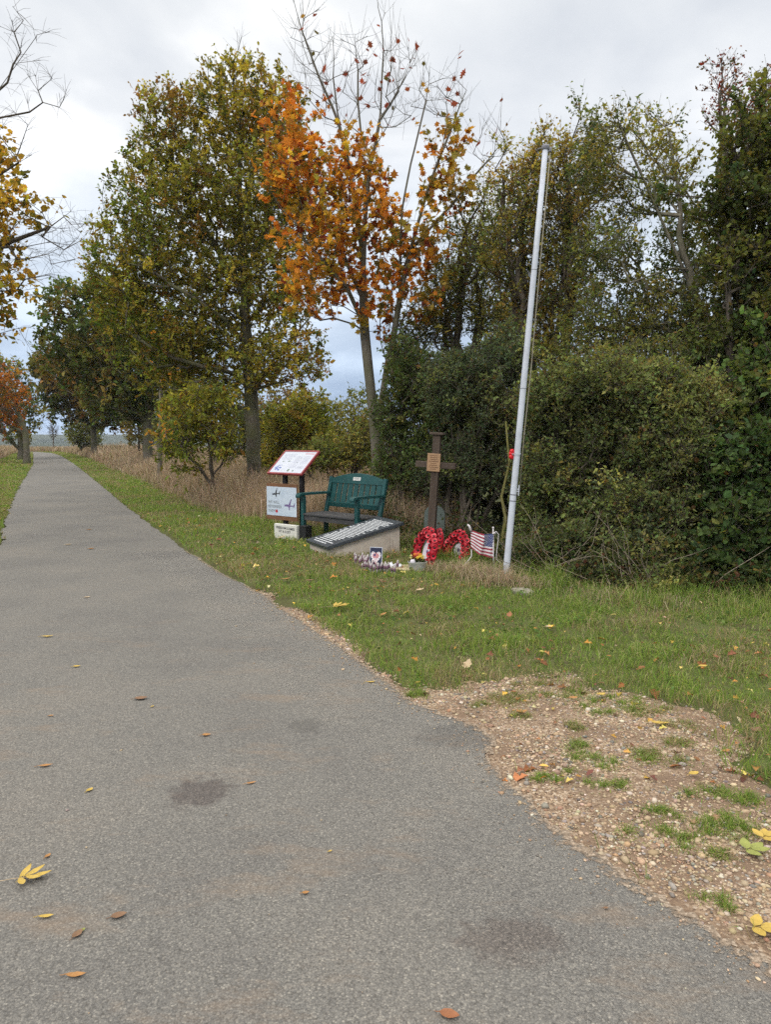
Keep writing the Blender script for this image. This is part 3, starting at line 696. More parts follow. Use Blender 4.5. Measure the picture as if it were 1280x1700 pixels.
bush('hawthorn_bush', 'rust tinted bush showing under the right side of the oak crown', 'bush', 480, 790, 30, [E(478,680,30,62,42,1.8), E(430,710,30,60,46,1.8), E(520,720,30,50,40,1.5)], 240,
     [(.10,.085,.03), (.14,.10,.032), (.08,.085,.03), (.17,.10,.035)], [3,2,2,2], 73, lsize=.14, tw=(.3,.6), step=.35, rt=.008)
bush('field_shrub', 'olive green shrub filling the space between the young tree and the big oak trunk', 'shrub', 330, 790, 28, [E(320,690,28,70,55,1.6), E(400,700,28,50,55,1.4), E(385,745,28,60,30,1.2), E(280,720,28,34,36,1)], 260,
     [(.06,.075,.025), (.09,.095,.03), (.11,.10,.03)], [3,2,1], 79, lsize=.13, tw=(.3,.6), step=.35, rt=.008)
bush('field_shrub', 'dark shrub behind the trunk of the dark green oak', 'shrub', 235, 780, 44, [E(225,712,44,26,34,1.5), E(250,700,44,40,44,2), E(290,715,44,40,40,2)], 200,
     [(.055,.065,.025), (.09,.08,.03), (.13,.09,.03)], [3,2,1], 83, lsize=.2, tw=(.4,.8), step=.5, rt=.012)

bush('field_shrub', 'tangled yellow green shrub just right of the big oak trunk', 'shrub', 475, 810, 22, [E(470,720,22,40,50,1), E(510,700,22,40,54,1), E(450,765,22,34,24,.8), E(530,745,22,44,36,1)], 420,
     [(.15,.165,.032), (.20,.18,.036), (.11,.12,.03), (.22,.14,.038)], [3,3,1,1], 85, lsize=.10, K=6, Mv=8, tw=(.2,.4), step=.3, rt=.006, Rb=.05, nst=7)
bush('field_shrub', 'low olive shrub rising from dry grass between lectern and maple trunk', 'shrub', 560, 815, 17, [E(545,760,17,50,26,.8), E(600,745,17,34,44,.8), E(500,770,17,40,16,.7), E(625,720,17.5,30,50,.7)], 330,
     [(.10,.115,.032), (.15,.14,.038), (.17,.12,.042)], [3,2,1], 84, lsize=.075, K=6, Mv=8, tw=(.15,.35), step=.22, rt=.005, Rb=.04, nst=6)
# ------------------------------------------------------------------ hedge on the right
HG = [(.07,.09,.036), (.088,.107,.040), (.108,.122,.042), (.14,.137,.046), (.062,.082,.042)]
GY = 'bushes of the hedge along the right side'
HY = 'trees standing in the hedge on the right'
HO = [(.20,.15,.04), (.13,.12,.04), (.16,.09,.04)]
bush('privet_bush', 'dense dark bush at the left end of the hedge right behind the bench', 'bush', 655, 880, 12.0,
     [E(652,700,12,34,60,.5), E(640,790,12,24,60,.4), E(690,640,12,52,70,.8), E(690,760,11.8,40,70,.5), E(735,690,11.7,50,80,.8), E(668,600,12.2,30,50,.6), E(645,845,11.9,18,35,.3,.7)], 620, [(.04,.058,.022),(.055,.075,.026),(.07,.088,.028),(.10,.105,.03)], [2,3,3,1], 101,
     lsize=.06, K=6, Mv=10, Rb=.06, nst=5, odd=HO, pr=.05, tw=(.12,.26), sep=.6, group=GY)
bush('blackthorn_bush', 'grey green bush of the hedge behind the wooden cross', 'bush', 760, 900, 11.0,
     [E(760,650,11,62,75,.8), E(815,690,10.9,66,80,.8), E(780,770,10.8,64,50,.6), E(835,600,11,52,60,.7), E(720,790,11,36,45,.5), E(850,780,10.7,40,50,.5)], 820, [(.065,.085,.045),(.05,.068,.035),(.08,.09,.036)]+[HG[2]], [3,3,2,2], 103,
     lsize=.046, K=7, Mv=11, Rb=.055, nst=8, odd=HO, pr=.05, tw=(.12,.26), sep=.6, group=GY)
bush('blackthorn_bush', 'leafy hedge bush just right of the white flagpole', 'bush', 925, 970, 8.9,
     [E(930,680,8.93,80,75,.7), E(985,740,8.74,80,80,.7), E(930,800,8.65,74,60,.6), E(1000,850,8.37,74,55,.5), E(890,850,8.84,35,60,.4,.7), E(960,905,8.00,66,44,.35), E(900,925,8.00,30,30,.25), E(1000,955,7.45,56,30,.22), E(925,955,7.75,34,26,.2)], 1250, HG, [2,3,3,2,1], 107,
     lsize=.045, K=7, Mv=11, Rb=.05, nst=8, odd=HO, pr=.07, tw=(.11,.24), sep=.6, shoots=26, group=GY)
bush('hawthorn_bush', 'olive hedge bush with yellowing leaves between flagpole and right edge', 'bush', 1080, 990, 8.1,
     [E(1070,670,8.28,90,70,.7), E(1110,760,8.00,85,80,.7), E(1080,860,7.72,80,70,.5), E(1150,690,8.18,60,80,.6), E(1010,640,8.37,50,40,.5), E(1100,920,7.39,85,46,.3), E(1120,960,7.16,80,24,.25), E(1040,962,7.2,56,30,.2), E(1130,975,7.0,70,28,.2)], 1350, HG, [1,3,3,3,1], 109,
     lsize=.043, K=7, Mv=11, Rb=.05, nst=8, odd=HO, pr=.09, tw=(.10,.23), sep=.6, shoots=26, group=GY)
bush('ivy_bush', 'dark glossy green ivy bush at the right edge of the photo', 'bush', 1250, 1000, 7.6,
     [E(1240,780,7.63,90,90,.6), E(1260,880,7.35,100,80,.5), E(1200,850,7.53,60,70,.4), E(1350,820,7.44,110,140,.7), E(1190,930,7.21,66,44,.3), E(1250,960,6.98,60,30,.25), E(1290,660,7.91,80,90,.7)], 900, [(.034,.056,.022),(.048,.074,.025),(.065,.088,.028),(.09,.10,.03)], [3,3,2,1], 113,
     lsize=.062, lw=.8, K=6, Mv=9, Rb=.05, nst=7, odd=HO, pr=.04, tw=(.10,.22), tmpl=T_OVAL, sep=.6, shoots=26, group=GY)
# taller trees of the hedge
TB = [(.055,.075,.026), (.078,.095,.028), (.105,.115,.032), (.15,.14,.035)]
bush('hawthorn_tree', 'thin leaved hawthorn rising behind the hedge between maple and flagpole', 'tree', 770, 870, 14.0,
     [E(760,480,14,58,60,1.1), E(800,420,14,50,62,1.0), E(730,540,14,45,60,.9), E(820,530,14,60,60,1.0), E(770,390,14,40,30,.6,.5), E(690,560,14,34,50,.6)], 560, TB, [2,3,3,1], 127,
     lsize=.056, K=6, Mv=8, shoots=14, Rb=.08, nst=6, odd=[(.16,.07,.04),(.2,.15,.04)], pr=.1, tw=(.2,.45), rt=.006, wob=.1, up=.5, group=HY)
bush('elm_tree', 'yellowing tree directly behind the upper flagpole', 'tree', 905, 900, 12.4,
     [E(880,330,12.4,58,72,.9,1.1), E(850,420,12.4,56,70,.9), E(930,400,12.4,64,90,1.0), E(905,500,12.4,80,70,1.0,.9), E(960,300,12.4,52,62,.8,1.1), E(835,300,12.4,26,26,.4,.5), E(880,580,12.2,80,50,.9), E(920,262,12.4,52,28,.5)], 760, TB+[(.20,.15,.035)], [2,3,3,2,1], 131,
     lsize=.056, K=6, Mv=10, shoots=16, Rb=.085, nst=8, odd=[(.27,.19,.04),(.18,.09,.03)], pr=.13, tw=(.2,.42), rt=.006, wob=.1, up=.5, group=HY)
M['bark_lichen'] = bark('bark_lichen', (.075,.065,.05), (.19,.17,.13), moss=(.14,.14,.09)); yt = 10.6; b = W(1188, 900, yt)
tree('crooked_tree', 'tree with a crooked lichen covered trunk bending left above the hedge', 'tree', b,
     [T((1190,960,yt),(1190,820,yt),(1186,640,yt),(1184,570,yt),(1160,500,yt),(1130,455,yt),(1100,420,yt),(1088,372,yt),(1062,345,yt),(1048,300,yt),(1040,250,yt),(1030,210,yt)),
      T((1088,372,yt),(1120,330,yt),(1128,260,yt),(1110,215,yt), root=1), T((1130,455,yt),(1080,450,yt-.2),(1046,470,yt-.3), root=1), T((1184,560,yt),(1100,540,yt+.3),(1040,560,yt+.4),(980,540,yt+.4), root=1),
      T((1160,500,yt),(1210,420,yt),(1180,340,yt), root=1)],
     .085, [E(1015,225,yt+.3,52,42,.55,1.1), E(1085,225,yt+.3,40,38,.5,.9), E(1000,290,yt+.3,42,48,.6), E(1110,300,yt+.3,44,48,.6,.9), E(1050,330,yt+.3,56,42,.6,.8), E(1010,430,yt+.3,62,55,.8), E(1080,530,yt+.3,90,60,1.0), E(990,540,yt+.3,60,60,.8), E(1150,570,yt+.3,60,45,.8), E(1160,400,yt+.3,40,50,.6,.5), E(1140,480,yt+.9,50,50,.5,.7), E(1150,380,yt+.6,44,50,.6), E(1165,460,yt+.8,40,44,.6), E(1120,420,yt+1,40,50,.6,.7), E(1060,600,yt-.6,60,34,.5), E(1140,610,yt-.9,50,34,.5), E(960,610,yt-.2,50,34,.5)],
     820, kt=1.6, K=6, Mv=10, lsize=.052, seed=137, bk='bark_lichen', up=.3, wob=.09, palettes=gpal([(.045,.06,.026)]+TB, [2,3,3,2,1], odd=[(.25,.18,.035)], pr=.1), tw=(.15,.34), rt=.005, group=HY)
yi = 9.6
bush('ivy_clad_tree', 'tall dark ivy clad tree filling the upper right edge', 'tree', 1290, 980, yi,
     [E(1250,250,yi,58,56,.7), E(1230,340,yi,66,62,.8), E(1290,400,yi,80,90,.9), E(1215,440,yi,52,60,.7), E(1250,540,yi,78,80,.9), E(1180,580,yi,42,45,.5,.8), E(1330,260,yi,70,90,.9), E(1260,650,yi,80,70,.8), E(1380,500,yi,90,200,.9)], 1250, [(.036,.052,.02),(.052,.07,.024),(.075,.092,.028),(.11,.115,.03)], [3,3,3,2], 139, shoots=30,
     lsize=.058, lw=.75, K=6, Mv=10, Rb=.13, nst=7, odd=[(.16,.12,.035)], pr=.07, tw=(.14,.3), tmpl=T_OVAL, sep=.6, rt=.006, group=HY)
bush('hawthorn_tree', 'reddish thorn tree with berries poking above the ivy clad tree', 'tree', 1300, 960, 11.5,
     [E(1205,150,11.5,22,52,.3,.9), E(1235,210,11.5,36,38,.4,1.1), E(1275,160,11.5,34,48,.4,1.0), E(1190,200,11.5,24,20,.3,.6), E(1330,180,11.5,50,80,.6), E(1195,112,11.5,12,18,.2,.8)], 260, [(.10,.045,.03),(.13,.05,.03),(.07,.06,.03)], [2,2,2], 149,
     lsize=.05, K=5, Mv=5, Rb=.09, nst=6, odd=[(.22,.02,.012)], pr=.2, tw=(.14,.3), rt=.005, wob=.08, group=HY)
bush('field_shrub', 'orange tinted shrub glimpsed through the hedge top', 'shrub', 1000, 860, 17,
     [E(1030,590,17,120,50,1.0), E(900,600,17,100,50,1.0), E(1150,600,17,90,60,1.0), E(800,640,17,90,60,1)], 300, [(.20,.12,.035),(.15,.12,.035),(.08,.08,.03)], [2,2,2], 151,
     lsize=.10, K=5, Mv=5, Rb=.08, nst=6, tw=(.2,.45), rt=.006)
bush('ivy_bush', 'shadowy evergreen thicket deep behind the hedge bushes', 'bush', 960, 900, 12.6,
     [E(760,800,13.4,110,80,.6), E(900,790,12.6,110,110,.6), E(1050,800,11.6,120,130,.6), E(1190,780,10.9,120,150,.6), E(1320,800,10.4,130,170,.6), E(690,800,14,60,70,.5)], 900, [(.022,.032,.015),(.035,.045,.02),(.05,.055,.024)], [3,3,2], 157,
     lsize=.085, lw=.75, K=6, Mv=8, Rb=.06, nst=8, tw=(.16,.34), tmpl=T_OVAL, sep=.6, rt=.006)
# mossy stem at the foot of the flagpole and bare stems in the hedge bottom
mb_r = random.Random(5)
def stem(px0, py0, Y, pts, r, mat, label, name='hedge_stem', grp='bare stems standing in the hedge bottom'):
    g = W(px0, py0, Y); mb = MB(); P = [W(*p) for p in pts]; P = [tuple(a-b for a, b in zip(p, (g[0], g[1], 0))) for p in P]
    P[0] = (P[0][0], P[0][1], -.05); mb.tube(P, [r*(1-.6*i/(len(P)-1)) for i in range(len(P))], 8)
    o = mb.build(name, M[mat], sm=True); o.location = (g[0], g[1], 0); tag(o, label, 'stem', grp); return o
M['bark_moss'] = bark('bark_moss', (.07,.065,.022), (.13,.12,.04))
stem(838, 915, 8.9, [(836,935,8.9),(834,900,8.9),(840,860,9.05),(833,825,9.25),(846,770,9.6),(840,700,9.9)], .03, 'bark_moss', 'mossy yellow stem close behind the foot of the flagpole')
for i, (x, lb) in enumerate([(766,'upright stem in the dark hedge bottom right of the right hand wreath'),(792,'stem in the hedge bottom above the striped flag'),(744,'stem in the hedge bottom just right of the cross')]):
    yy = 10.9; r = random.Random(i)
    stem(x, 905, yy, [(x,930,yy),(x+r.uniform(-4,4),880,yy),(x+r.uniform(-8,8),830,yy+.1),(x+r.uniform(-14,14),770,yy+.2),(x+r.uniform(-20,20),690,yy+.3)], .024 if i < 3 else .014, 'twig_dark', lb)
# ------------------------------------------------------------------ grass
rng = np.random.default_rng(77)
def hedge_y(x): return np.interp(x, [-9,-3,-1.5,-.2,.8,1.45,2.2,3.4,7], [16,13.5,12.0,10.6,9.3,7.75,7.05,6.6,5.7])
def scatter(x0, x1, y0, y1, dens):
    n = int((x1-x0)*(y1-y0)*dens); return rng.uniform(x0, x1, n), rng.uniform(y0, y1, n)
def vis(x, y, m=1.08):
    return (np.abs(x) < (640/F*m)*y+.3)
GC = [(.165,.26,.05), (.205,.305,.058), (.27,.335,.078), (.12,.185,.045), (.40,.38,.17)]
GD = [(.36,.29,.18), (.29,.22,.13), (.42,.34,.22)]
def grasscol(x, y, n, dry=0.0):
    a = pal(rng, n, GC, [3,3,2,2,1.2]); d = pal(rng, n, GD, [2,2,1])
    f = fbm(x, y, 1.4, 91); g = smooth(.44, .62, f)*.5+.05+dry
    return np.where((rng.uniform(0, 1, n) < g)[:, None], d, a)
XS, YS, ZS, HS, WS, LS, CS = [], [], [], [], [], [], []
def addg(x, y, h, w, lean, dry=0.0, z=None):
    XS.append(x); YS.append(y); ZS.append(gh(x, y) if z is None else z); HS.append(h); WS.append(w); LS.append(lean); CS.append(grasscol(x, y, len(x), dry))
# near lawn, thinning over the gravel edge
for (y0, y1, dn, hw) in ((2.0, 4.6, 4800, .0034), (4.6, 6.6, 3900, .0043), (6.6, 9.2, 2500, .0055), (9.2, 13, 1300, .0075)):
    x, y = scatter(-4.2 if y0 > 5 else -.8, 4.9, y0, y1, dn); k = vis(x, y); x, y = x[k], y[k]
    sd = path_sd(x, y); gm = gravel_mask(x, y)
    cov = smooth(.0, .08, sd-.01+.05*(vn(x, y, 9, 4)-.5))*smooth(.09, -.03, gm+.12*(vn(x, y, 8, 41)-.5))*(.35+.65*smooth(.25, .5, fbm(x, y, 4.5, 12)))
    cov = cov*(y < hedge_y(x)+.3)*(.75+.25*smooth(.2, .6, fbm(x, y, 11, 19)))
    k = rng.uniform(0, 1, len(x)) < cov; x, y = x[k], y[k]; n = len(x)
    tall = smooth(1.3, .1, hedge_y(x)-y)
    h = rng.uniform(.024, .068, n)*(.35+2.4*fbm(x, y, 3.6, 55)**1.7)*(1+tall*rng.uniform(.2, 2.2, n))
    addg(x, y, h, np.full(n, hw)*rng.uniform(.7, 1.3, n), rng.uniform(.2, 1.5, n), dry=tall*.06)
# tufts on the gravel
for px, py, r in [(833,1160,.10),(950,1207,.05),(965,1237,.05),(985,1257,.07),(910,1292,.05),(1070,1250,.10),(1035,1158,.09),(930,1150,.15),(870,1152,.08),(1110,1350,.05),(1095,1385,.07),(1195,1360,.06),(1250,1385,.12),
                  (1180,1420,.05),(1185,1495,.04),(995,1300,.05),(1120,1230,.06),(1240,1330,.06),(790,1168,.04),(1290,1290,.1),(700,1150,.06),(1060,1180,.08),(880,1188,.05),(1180,1310,.07),(1145,1205,.06),(1010,1180,.08)]:
    gx, gy = G(px, py); n = int(800*r/.08); a = rng.uniform(0, 2*PI, n); sc_ = rng.normal(0, .55, (5, 2))*r; wc = rng.integers(0, 5, n); q = np.abs(rng.normal(0, .75, n))*r*(.5+vn(a*1.3+px, a*0+py, 1.0, 3)*1.2)
    q = q*.62; x = gx+np.cos(a)*q*1.3+sc_[wc, 0]*1.4; y = gy+np.sin(a)*q*1.2+sc_[wc, 1]
    addg(x, y, rng.uniform(.012, .05, n)*np.exp(-q/r*.5), rng.uniform(.0018, .0034, n), rng.uniform(.4, 1.6, n), z=np.full(n, -.012))
# strip of verge along the path further off, both sides
for (y0, y1, dn, hw, hh) in ((13, 20, 750, .010, 1.0), (20, 34, 330, .018, 1.1), (34, 90, 90, .035, 1.3)):
    x, y = scatter(-45, 6, y0, y1, dn); c = -.45*y+1.4
    k = (x > -.53*y-1) & (x < c+4) ; x, y = x[k], y[k]; sd = path_sd(x, y)
    rt = x > -.45*y+.6
    k = (sd > .03) & np.where(rt, sd < 2.4+.4*fbm(x, y, .5, 3), sd < 9); x, y, sd = x[k], y[k], sd[k]; n = len(x)
    h = rng.uniform(.03, .07, n)*hh*(1+.9*smooth(.3, 1.4, sd)*(x < -.5*y))
    addg(x, y, h, np.full(n, hw), rng.uniform(.2, 1.3, n), dry=.0)
x, y = scatter(-13, -4.5, 8.5, 20, 1500); k = (x > -.56*y-.6) & (x < -.45*y+.2); x, y = x[k], y[k]; sd = path_sd(x, y); k = (sd > .02) & (sd < 5) & (x < -.45*y-.5); x, y, sd = x[k], y[k], sd[k]; n = len(x)
addg(x, y, rng.uniform(.05, .13, n)*(.6+1.3*smooth(.1, .9, sd)), np.full(n, .007), rng.uniform(.2, 1.3, n))
x = np.concatenate(XS); y = np.concatenate(YS)
o = blades('grass', x, y, np.concatenate(ZS), np.concatenate(HS), np.concatenate(WS), np.concatenate(LS), np.concatenate(CS), M['grass'], rng)
tag(o, 'green grass of the verges with straw coloured patches', 'grass', kind='stuff')
print('grass blades', len(x))
# ---- tall dry grass
XS, YS, ZS, HS, WS, LS, CS = [], [], [], [], [], [], []
DC = [(.42,.32,.22), (.35,.25,.18), (.50,.40,.29), (.27,.18,.13), (.22,.21,.09)]
def addd(x, y, h, w, lean, ws=(3,3,2,2,1)):
    XS.append(x); YS.append(y); ZS.append(gh(x, y)); HS.append(h); WS.append(w); LS.append(lean); CS.append(pal(rng, len(x), DC, ws, .2))
for (y0, y1, dn, hw, hl) in ((11, 16, 760, .0055, .80), (16, 24, 460, .009, .92), (24, 40, 170, .016, .85), (40, 76, 55, .03, 1.1)):
    x, y = scatter(-40, 2, y0, y1, dn*1.25); k = (x > -.45*y+1) & (x < -.45*y+14); x, y = x[k], y[k]; sd = path_sd(x, y)
    lim = 1.35+.5*(fbm(x, y, .5, 66)-.5)+smooth(15, 11, y)*.9
    k = (sd > lim) & (sd < lim+9) & (x < 1.2) & (rng.uniform(0, 1, len(x)) < (.25+.75*smooth(0, .5, sd-lim))*(.4+.9*fbm(x, y, 1.2, 61)))
    x, y, sd = x[k], y[k], sd[k]; n = len(x); h = hl*rng.uniform(.35, 1.1, n)*(.6+.6*fbm(x, y, .9, 62))*(.45+.55*smooth(0, 1.1, sd-1.3))
    addd(x, y, h, np.full(n, hw), rng.uniform(.15, 1.0, n))
# clumps by the flagpole and under the hedge
for px, py, r, n, hh in [(800,962,.26,600,.24),(833,972,.2,420,.22),(765,952,.25,400,.2),(730,950,.2,200,.16),(868,980,.2,200,.18),(1000,1000,.3,120,.2),(1110,1008,.3,80,.2),(640,915,.25,240,.16),(690,905,.3,300,.28),(700,880,.3,200,.3),(905,930,.3,200,.3)]:
    gx, gy = G(px, py); q = rng.normal(0, .5, (n, 2))*r
    addd(gx+q[:, 0]*1.4, gy+q[:, 1], rng.uniform(.35, 1.0, n)*hh, rng.uniform(.0025, .005, n), rng.uniform(.3, 1.6, n), ws=(4,3,2,1,2))
# left verge and the far end
x, y = scatter(-45, -10, 30, 76, 60); k = (x < -.45*y-3.4) & (x > -.53*y-2); x, y = x[k], y[k]; n = len(x); addd(x, y, rng.uniform(.5, 1.0, n), np.full(n, .03), rng.uniform(.2, .9, n))
x, y = scatter(-52, -24, 78, 84, 60); n = len(x); addd(x, y, rng.uniform(.3, .75, n), np.full(n, .04), rng.uniform(.2, .8, n))
o = blades('dry_grass', np.concatenate(XS), np.concatenate(YS), np.concatenate(ZS), np.concatenate(HS), np.concatenate(WS), np.concatenate(LS), np.concatenate(CS), M['dry'], rng)
tag(o, 'tall straw coloured dry grass between the verge and the trees', 'dry grass', kind='stuff'); print('dry', sum(len(a) for a in XS))
# ---- low brambles and herbs at the hedge foot
n = 9500; x = rng.uniform(-.6, 5.6, n); y = hedge_y(x)+rng.uniform(-.1, .8, n); z = np.abs(rng.normal(0, .2, n))*(.6+.8*vn(x, y, 2.1, 7))+.02
P = np.stack([x, y, z], 1); D = rng.normal(0, 1, (n, 3)); Nn = rng.normal(0, .6, (n, 3))+V(0, -.3, .8); Lg = rng.uniform(.025, .055, n)
o = leaves('undergrowth', P, D, Nn, Lg, Lg*.7, pal(rng, n, [(.05,.075,.025),(.08,.09,.035),(.13,.10,.04),(.12,.06,.035),(.035,.05,.022)], [3,2,1,1,2]), T_OVAL, M['leaf']); tag(o, 'low bramble leaves and herbs at the foot of the hedge', 'undergrowth', kind='stuff')
# ---- broad leaved weeds in the lawn
n = 16000; x = rng.uniform(-3.2, 5, n); y = rng.uniform(3.6, 10.5, n); k = vis(x, y); x, y = x[k], y[k]; sd = path_sd(x, y); gm = gravel_mask(x, y)
k = (sd > .04) & (gm < .04) & (y < hedge_y(x)) & (rng.uniform(0, 1, len(x)) < smooth(.5, .62, fbm(x, y, 1.9, 301))*.8+.06); x, y = x[k], y[k]; n = len(x)
a = rng.uniform(0, 2*PI, n); P = np.stack([x, y, gh(x, y)+rng.uniform(.012, .04, n)], 1); D = np.stack([np.cos(a), np.sin(a), rng.uniform(.1, .8, n)], 1); Lg = rng.uniform(.018, .05, n)
o = leaves('lawn_weeds', P, D, rng.normal(0, .3, (n, 3))+V(0, 0, 1), Lg, Lg*.5, pal(rng, n, [(.10,.17,.04),(.14,.21,.06),(.07,.12,.035),(.18,.20,.08)], [3,2,2,1]), T_OVAL, M['grass']); tag(o, 'low broad leaved weeds growing among the lawn grass', 'weeds', kind='stuff')
# ---- dead bare twigs at the hedge foot
mb = MB(); r = random.Random(12)
for i in range(110):
    x = r.uniform(-.4, 5.2); y = float(hedge_y(x))+r.uniform(-.05, .6); z = r.uniform(0, .1)
    if r.random() < .4: x = r.uniform(1.3, 2.6); y = float(hedge_y(x))+r.uniform(-.1, .4)
    p = Vector((x, y, z)); d = Vector((r.uniform(-.8,.8), r.uniform(-.5,.3), r.uniform(.4,1))).normalized(); pts = [p]; s = r.uniform(.1, .22)
    for k in range(4): d = (d+Vector((r.uniform(-.4,.4), r.uniform(-.4,.4), r.uniform(-.3,.25)))).normalized(); pts.append(pts[-1]+d*s)
    mb.tube(pts, [.0035,.003,.0026,.002,.0012], 4, cap=False)
M['twig_pale'] = bark('twig_pale', (.14,.11,.085), (.28,.23,.18))
o = mb.build('dead_twigs', M['twig_pale']); tag(o, 'tangle of dead bare twigs along the foot of the hedge', 'dead twigs', kind='stuff')
# ---- pebbles
n = 300000; x = rng.uniform(-1.4, 3.6, n); y = rng.uniform(1.4, 7.4, n); k = vis(x, y, 1.15); x, y = x[k], y[k]
gm = gravel_mask(x, y); sd = path_sd(x, y)
cov = smooth(-.10, .05, gm)*(.28+.72*smooth(.64, .45, fbm(x, y, 2.4, 88)))*np.where(sd > 0, 1, smooth(-.25, 0, sd)*.05)
cov = np.where(sd < 0, smooth(-.30, 0, sd)**2*.22*(y < 7)+.0008, cov); k = rng.uniform(0, 1, len(x)) < cov; x, y, sd = x[k], y[k], sd[k]
x, y, sd = x[:72000], y[:72000], sd[:72000]; n = len(x)
t = (1+5**.5)/2; iv = np.array([(-1,t,0),(1,t,0),(-1,-t,0),(1,-t,0),(0,-1,t),(0,1,t),(0,-1,-t),(0,1,-t),(t,0,-1),(t,0,1),(-t,0,-1),(-t,0,1)])/math.sqrt(1+t*t)
ifc = np.array([(0,11,5),(0,5,1),(0,1,7),(0,7,10),(0,10,11),(1,5,9),(5,11,4),(11,10,2),(10,7,6),(7,1,8),(3,9,4),(3,4,2),(3,2,6),(3,6,8),(3,8,9),(4,9,5),(2,4,11),(6,2,10),(8,6,7),(9,8,1)])
R = np.clip(rng.lognormal(math.log(.0038), .52, n), .002, .018)*np.where(sd > 0, 1, .62); Sx = R[:, None]*rng.uniform([.8,.7,.35], [1.5,1.1,.75], (n, 3)); a = rng.uniform(0, 2*PI, n)
v = iv[None]*Sx[:, None]*(1+rng.normal(0, .10, (n, 12, 1))); vx = v[..., 0]*np.cos(a)[:, None]-v[..., 1]*np.sin(a)[:, None]; vy = v[..., 0]*np.sin(a)[:, None]+v[..., 1]*np.cos(a)[:, None]
zz = np.where(sd > 0, -.006+(fbm(x, y, 6, 41)-.5)*.012, .001)+Sx[:, 2]*.35
v = np.stack([vx+x[:, None], vy+y[:, None], v[..., 2]+zz[:, None]], -1)
col = pal(rng, n, [(.38,.28,.18),(.45,.35,.24),(.29,.205,.135),(.28,.245,.21),(.54,.47,.38),(.33,.205,.125),(.16,.14,.125)], [5,4,3,2,1.2,.8,1], .14)
o = fast_mesh('pebbles', v.reshape(-1, 3), (ifc[None]+np.arange(n)[:, None, None]*12).reshape(-1, 3), M['stone_bits'], None, np.repeat(col, 12, 0), True)
tag(o, 'tan and grey pebbles strewn over the gravel patch', 'pebbles', kind='stuff'); print('pebbles', n)
# ------------------------------------------------------------------ fallen leaves
LC = [(.48,.30,.06), (.42,.20,.05), (.28,.12,.05), (.52,.40,.12), (.50,.40,.24), (.20,.09,.05)]
n = 26000; x = rng.uniform(-24, 5, n); y = 3+rng.uniform(0, 1, n)**1.5*44; k = vis(x, y); x, y = x[k], y[k]; sd = path_sd(x, y)
k = (sd > .0) & (sd < 6) & (y < hedge_y(x)) & (rng.uniform(0, 1, len(x)) < smooth(.45, .65, fbm(x, y, 1.0, 201))*.7+.2+.4*smooth(.5, .05, sd)*(y > 6)+.6*(x < -.3)*(y > 5.5)*(y < 15)+.55*((x > .6) & (y > 3.6) & (y < 5.0))*smooth(.35, .6, vn(x, y, 2.2, 5))); x, y = x[k], y[k]; n = len(x)
zz = gh(x, y)+rng.uniform(.015, .04, n); gmv = np.full(n, -1.0); q = (x > -3) & (x < 8) & (y < 9); gmv[q] = gravel_mask(x[q], y[q]); zz = np.where(gmv > 0, .004, zz)
P = np.stack([x, y, zz], 1); a = rng.uniform(0, 2*PI, n); D = np.stack([np.cos(a), np.sin(a), rng.normal(0, .25, n)], 1); Nn = rng.normal(0, .35, (n, 3))+V(0, 0, 1); Lg = np.clip(rng.lognormal(math.log(.042), .38, n), .02, .1)*(.8+y*.02)
c = pal(rng, n, LC, [1.5,2,2.5,1,1.5,3], .3); q = rng.uniform(0, 1, n) < .6
T_CURL = ([(0,0,0),(.25,.24,.16),(.38,.15,.06),(.55,.42,.24),(.7,.24,.08),(1,0,-.12),(.7,-.26,.12),(.55,-.36,.28),(.38,-.14,.05),(.25,-.26,.12)], T_OAK[1])
o = leaves('lobed_leaf_litter', P[q], D[q], Nn[q], Lg[q]*1.1, Lg[q]*.95, c[q], T_CURL, M['litter']); tag(o, 'curled lobed brown leaves strewn through the grass', 'leaf litter', kind='stuff')
q = ~q; o = leaves('leaf_litter', P[q], D[q], Nn[q], Lg[q], Lg[q]*.5, c[q], T_OVAL, M['litter']); tag(o, 'scattered small fallen leaves lying in the grass of the verge', 'leaf litter', kind='stuff'); print('litter', n)
def leafmesh(outline, L0, curl, cup, seed):
    """thin solid leaf with midrib crease, built in xy, stem along -x"""
    r = random.Random(seed); n = len(outline); mb = MB(); pts = []
    xs = [i/6 for i in range(7)]
    top = []; 
    for x in xs:
        w = np.interp(x, [p[0] for p in outline], [p[1] for p in outline])
        for s in (-1, -.5, 0, .5, 1):
            top.append((x*L0, s*w*L0, (curl*(x-.45)**2+cup*abs(s)*w*1.2+r.uniform(-.012,.012))*L0))
    fs = []
    for i in range(6):
        for j in range(4): a = i*5+j; fs.append((a, a+5, a+6, a+1))
    mb.add(top, fs); mb.tube([(0,0,top[2][2]), (-.12*L0, .01*L0, .02*L0), (-.3*L0, .04*L0, .0)], [.0012,.001,.0008], 5); return mb
O_NAR = [(0,.02),(.2,.13),(.5,.18),(.8,.11),(1,.0)]; O_OVA = [(0,.03),(.15,.22),(.45,.33),(.8,.2),(1,.0)]; O_WID = [(0,.06),(.17,.40),(.33,.26),(.5,.42),(.67,.22),(.83,.16),(1,.0)]
def lmat(name, c): return surf(name, c, .6, .35, 40, .3, 200, .3)
LM = {k: lmat('leaf_'+k, c) for k, c in dict(yellow=(.46,.32,.07), orange=(.36,.18,.06), brown=(.20,.115,.065), pale=(.46,.35,.22), green=(.25,.27,.07), rust=(.27,.11,.05)).items()}
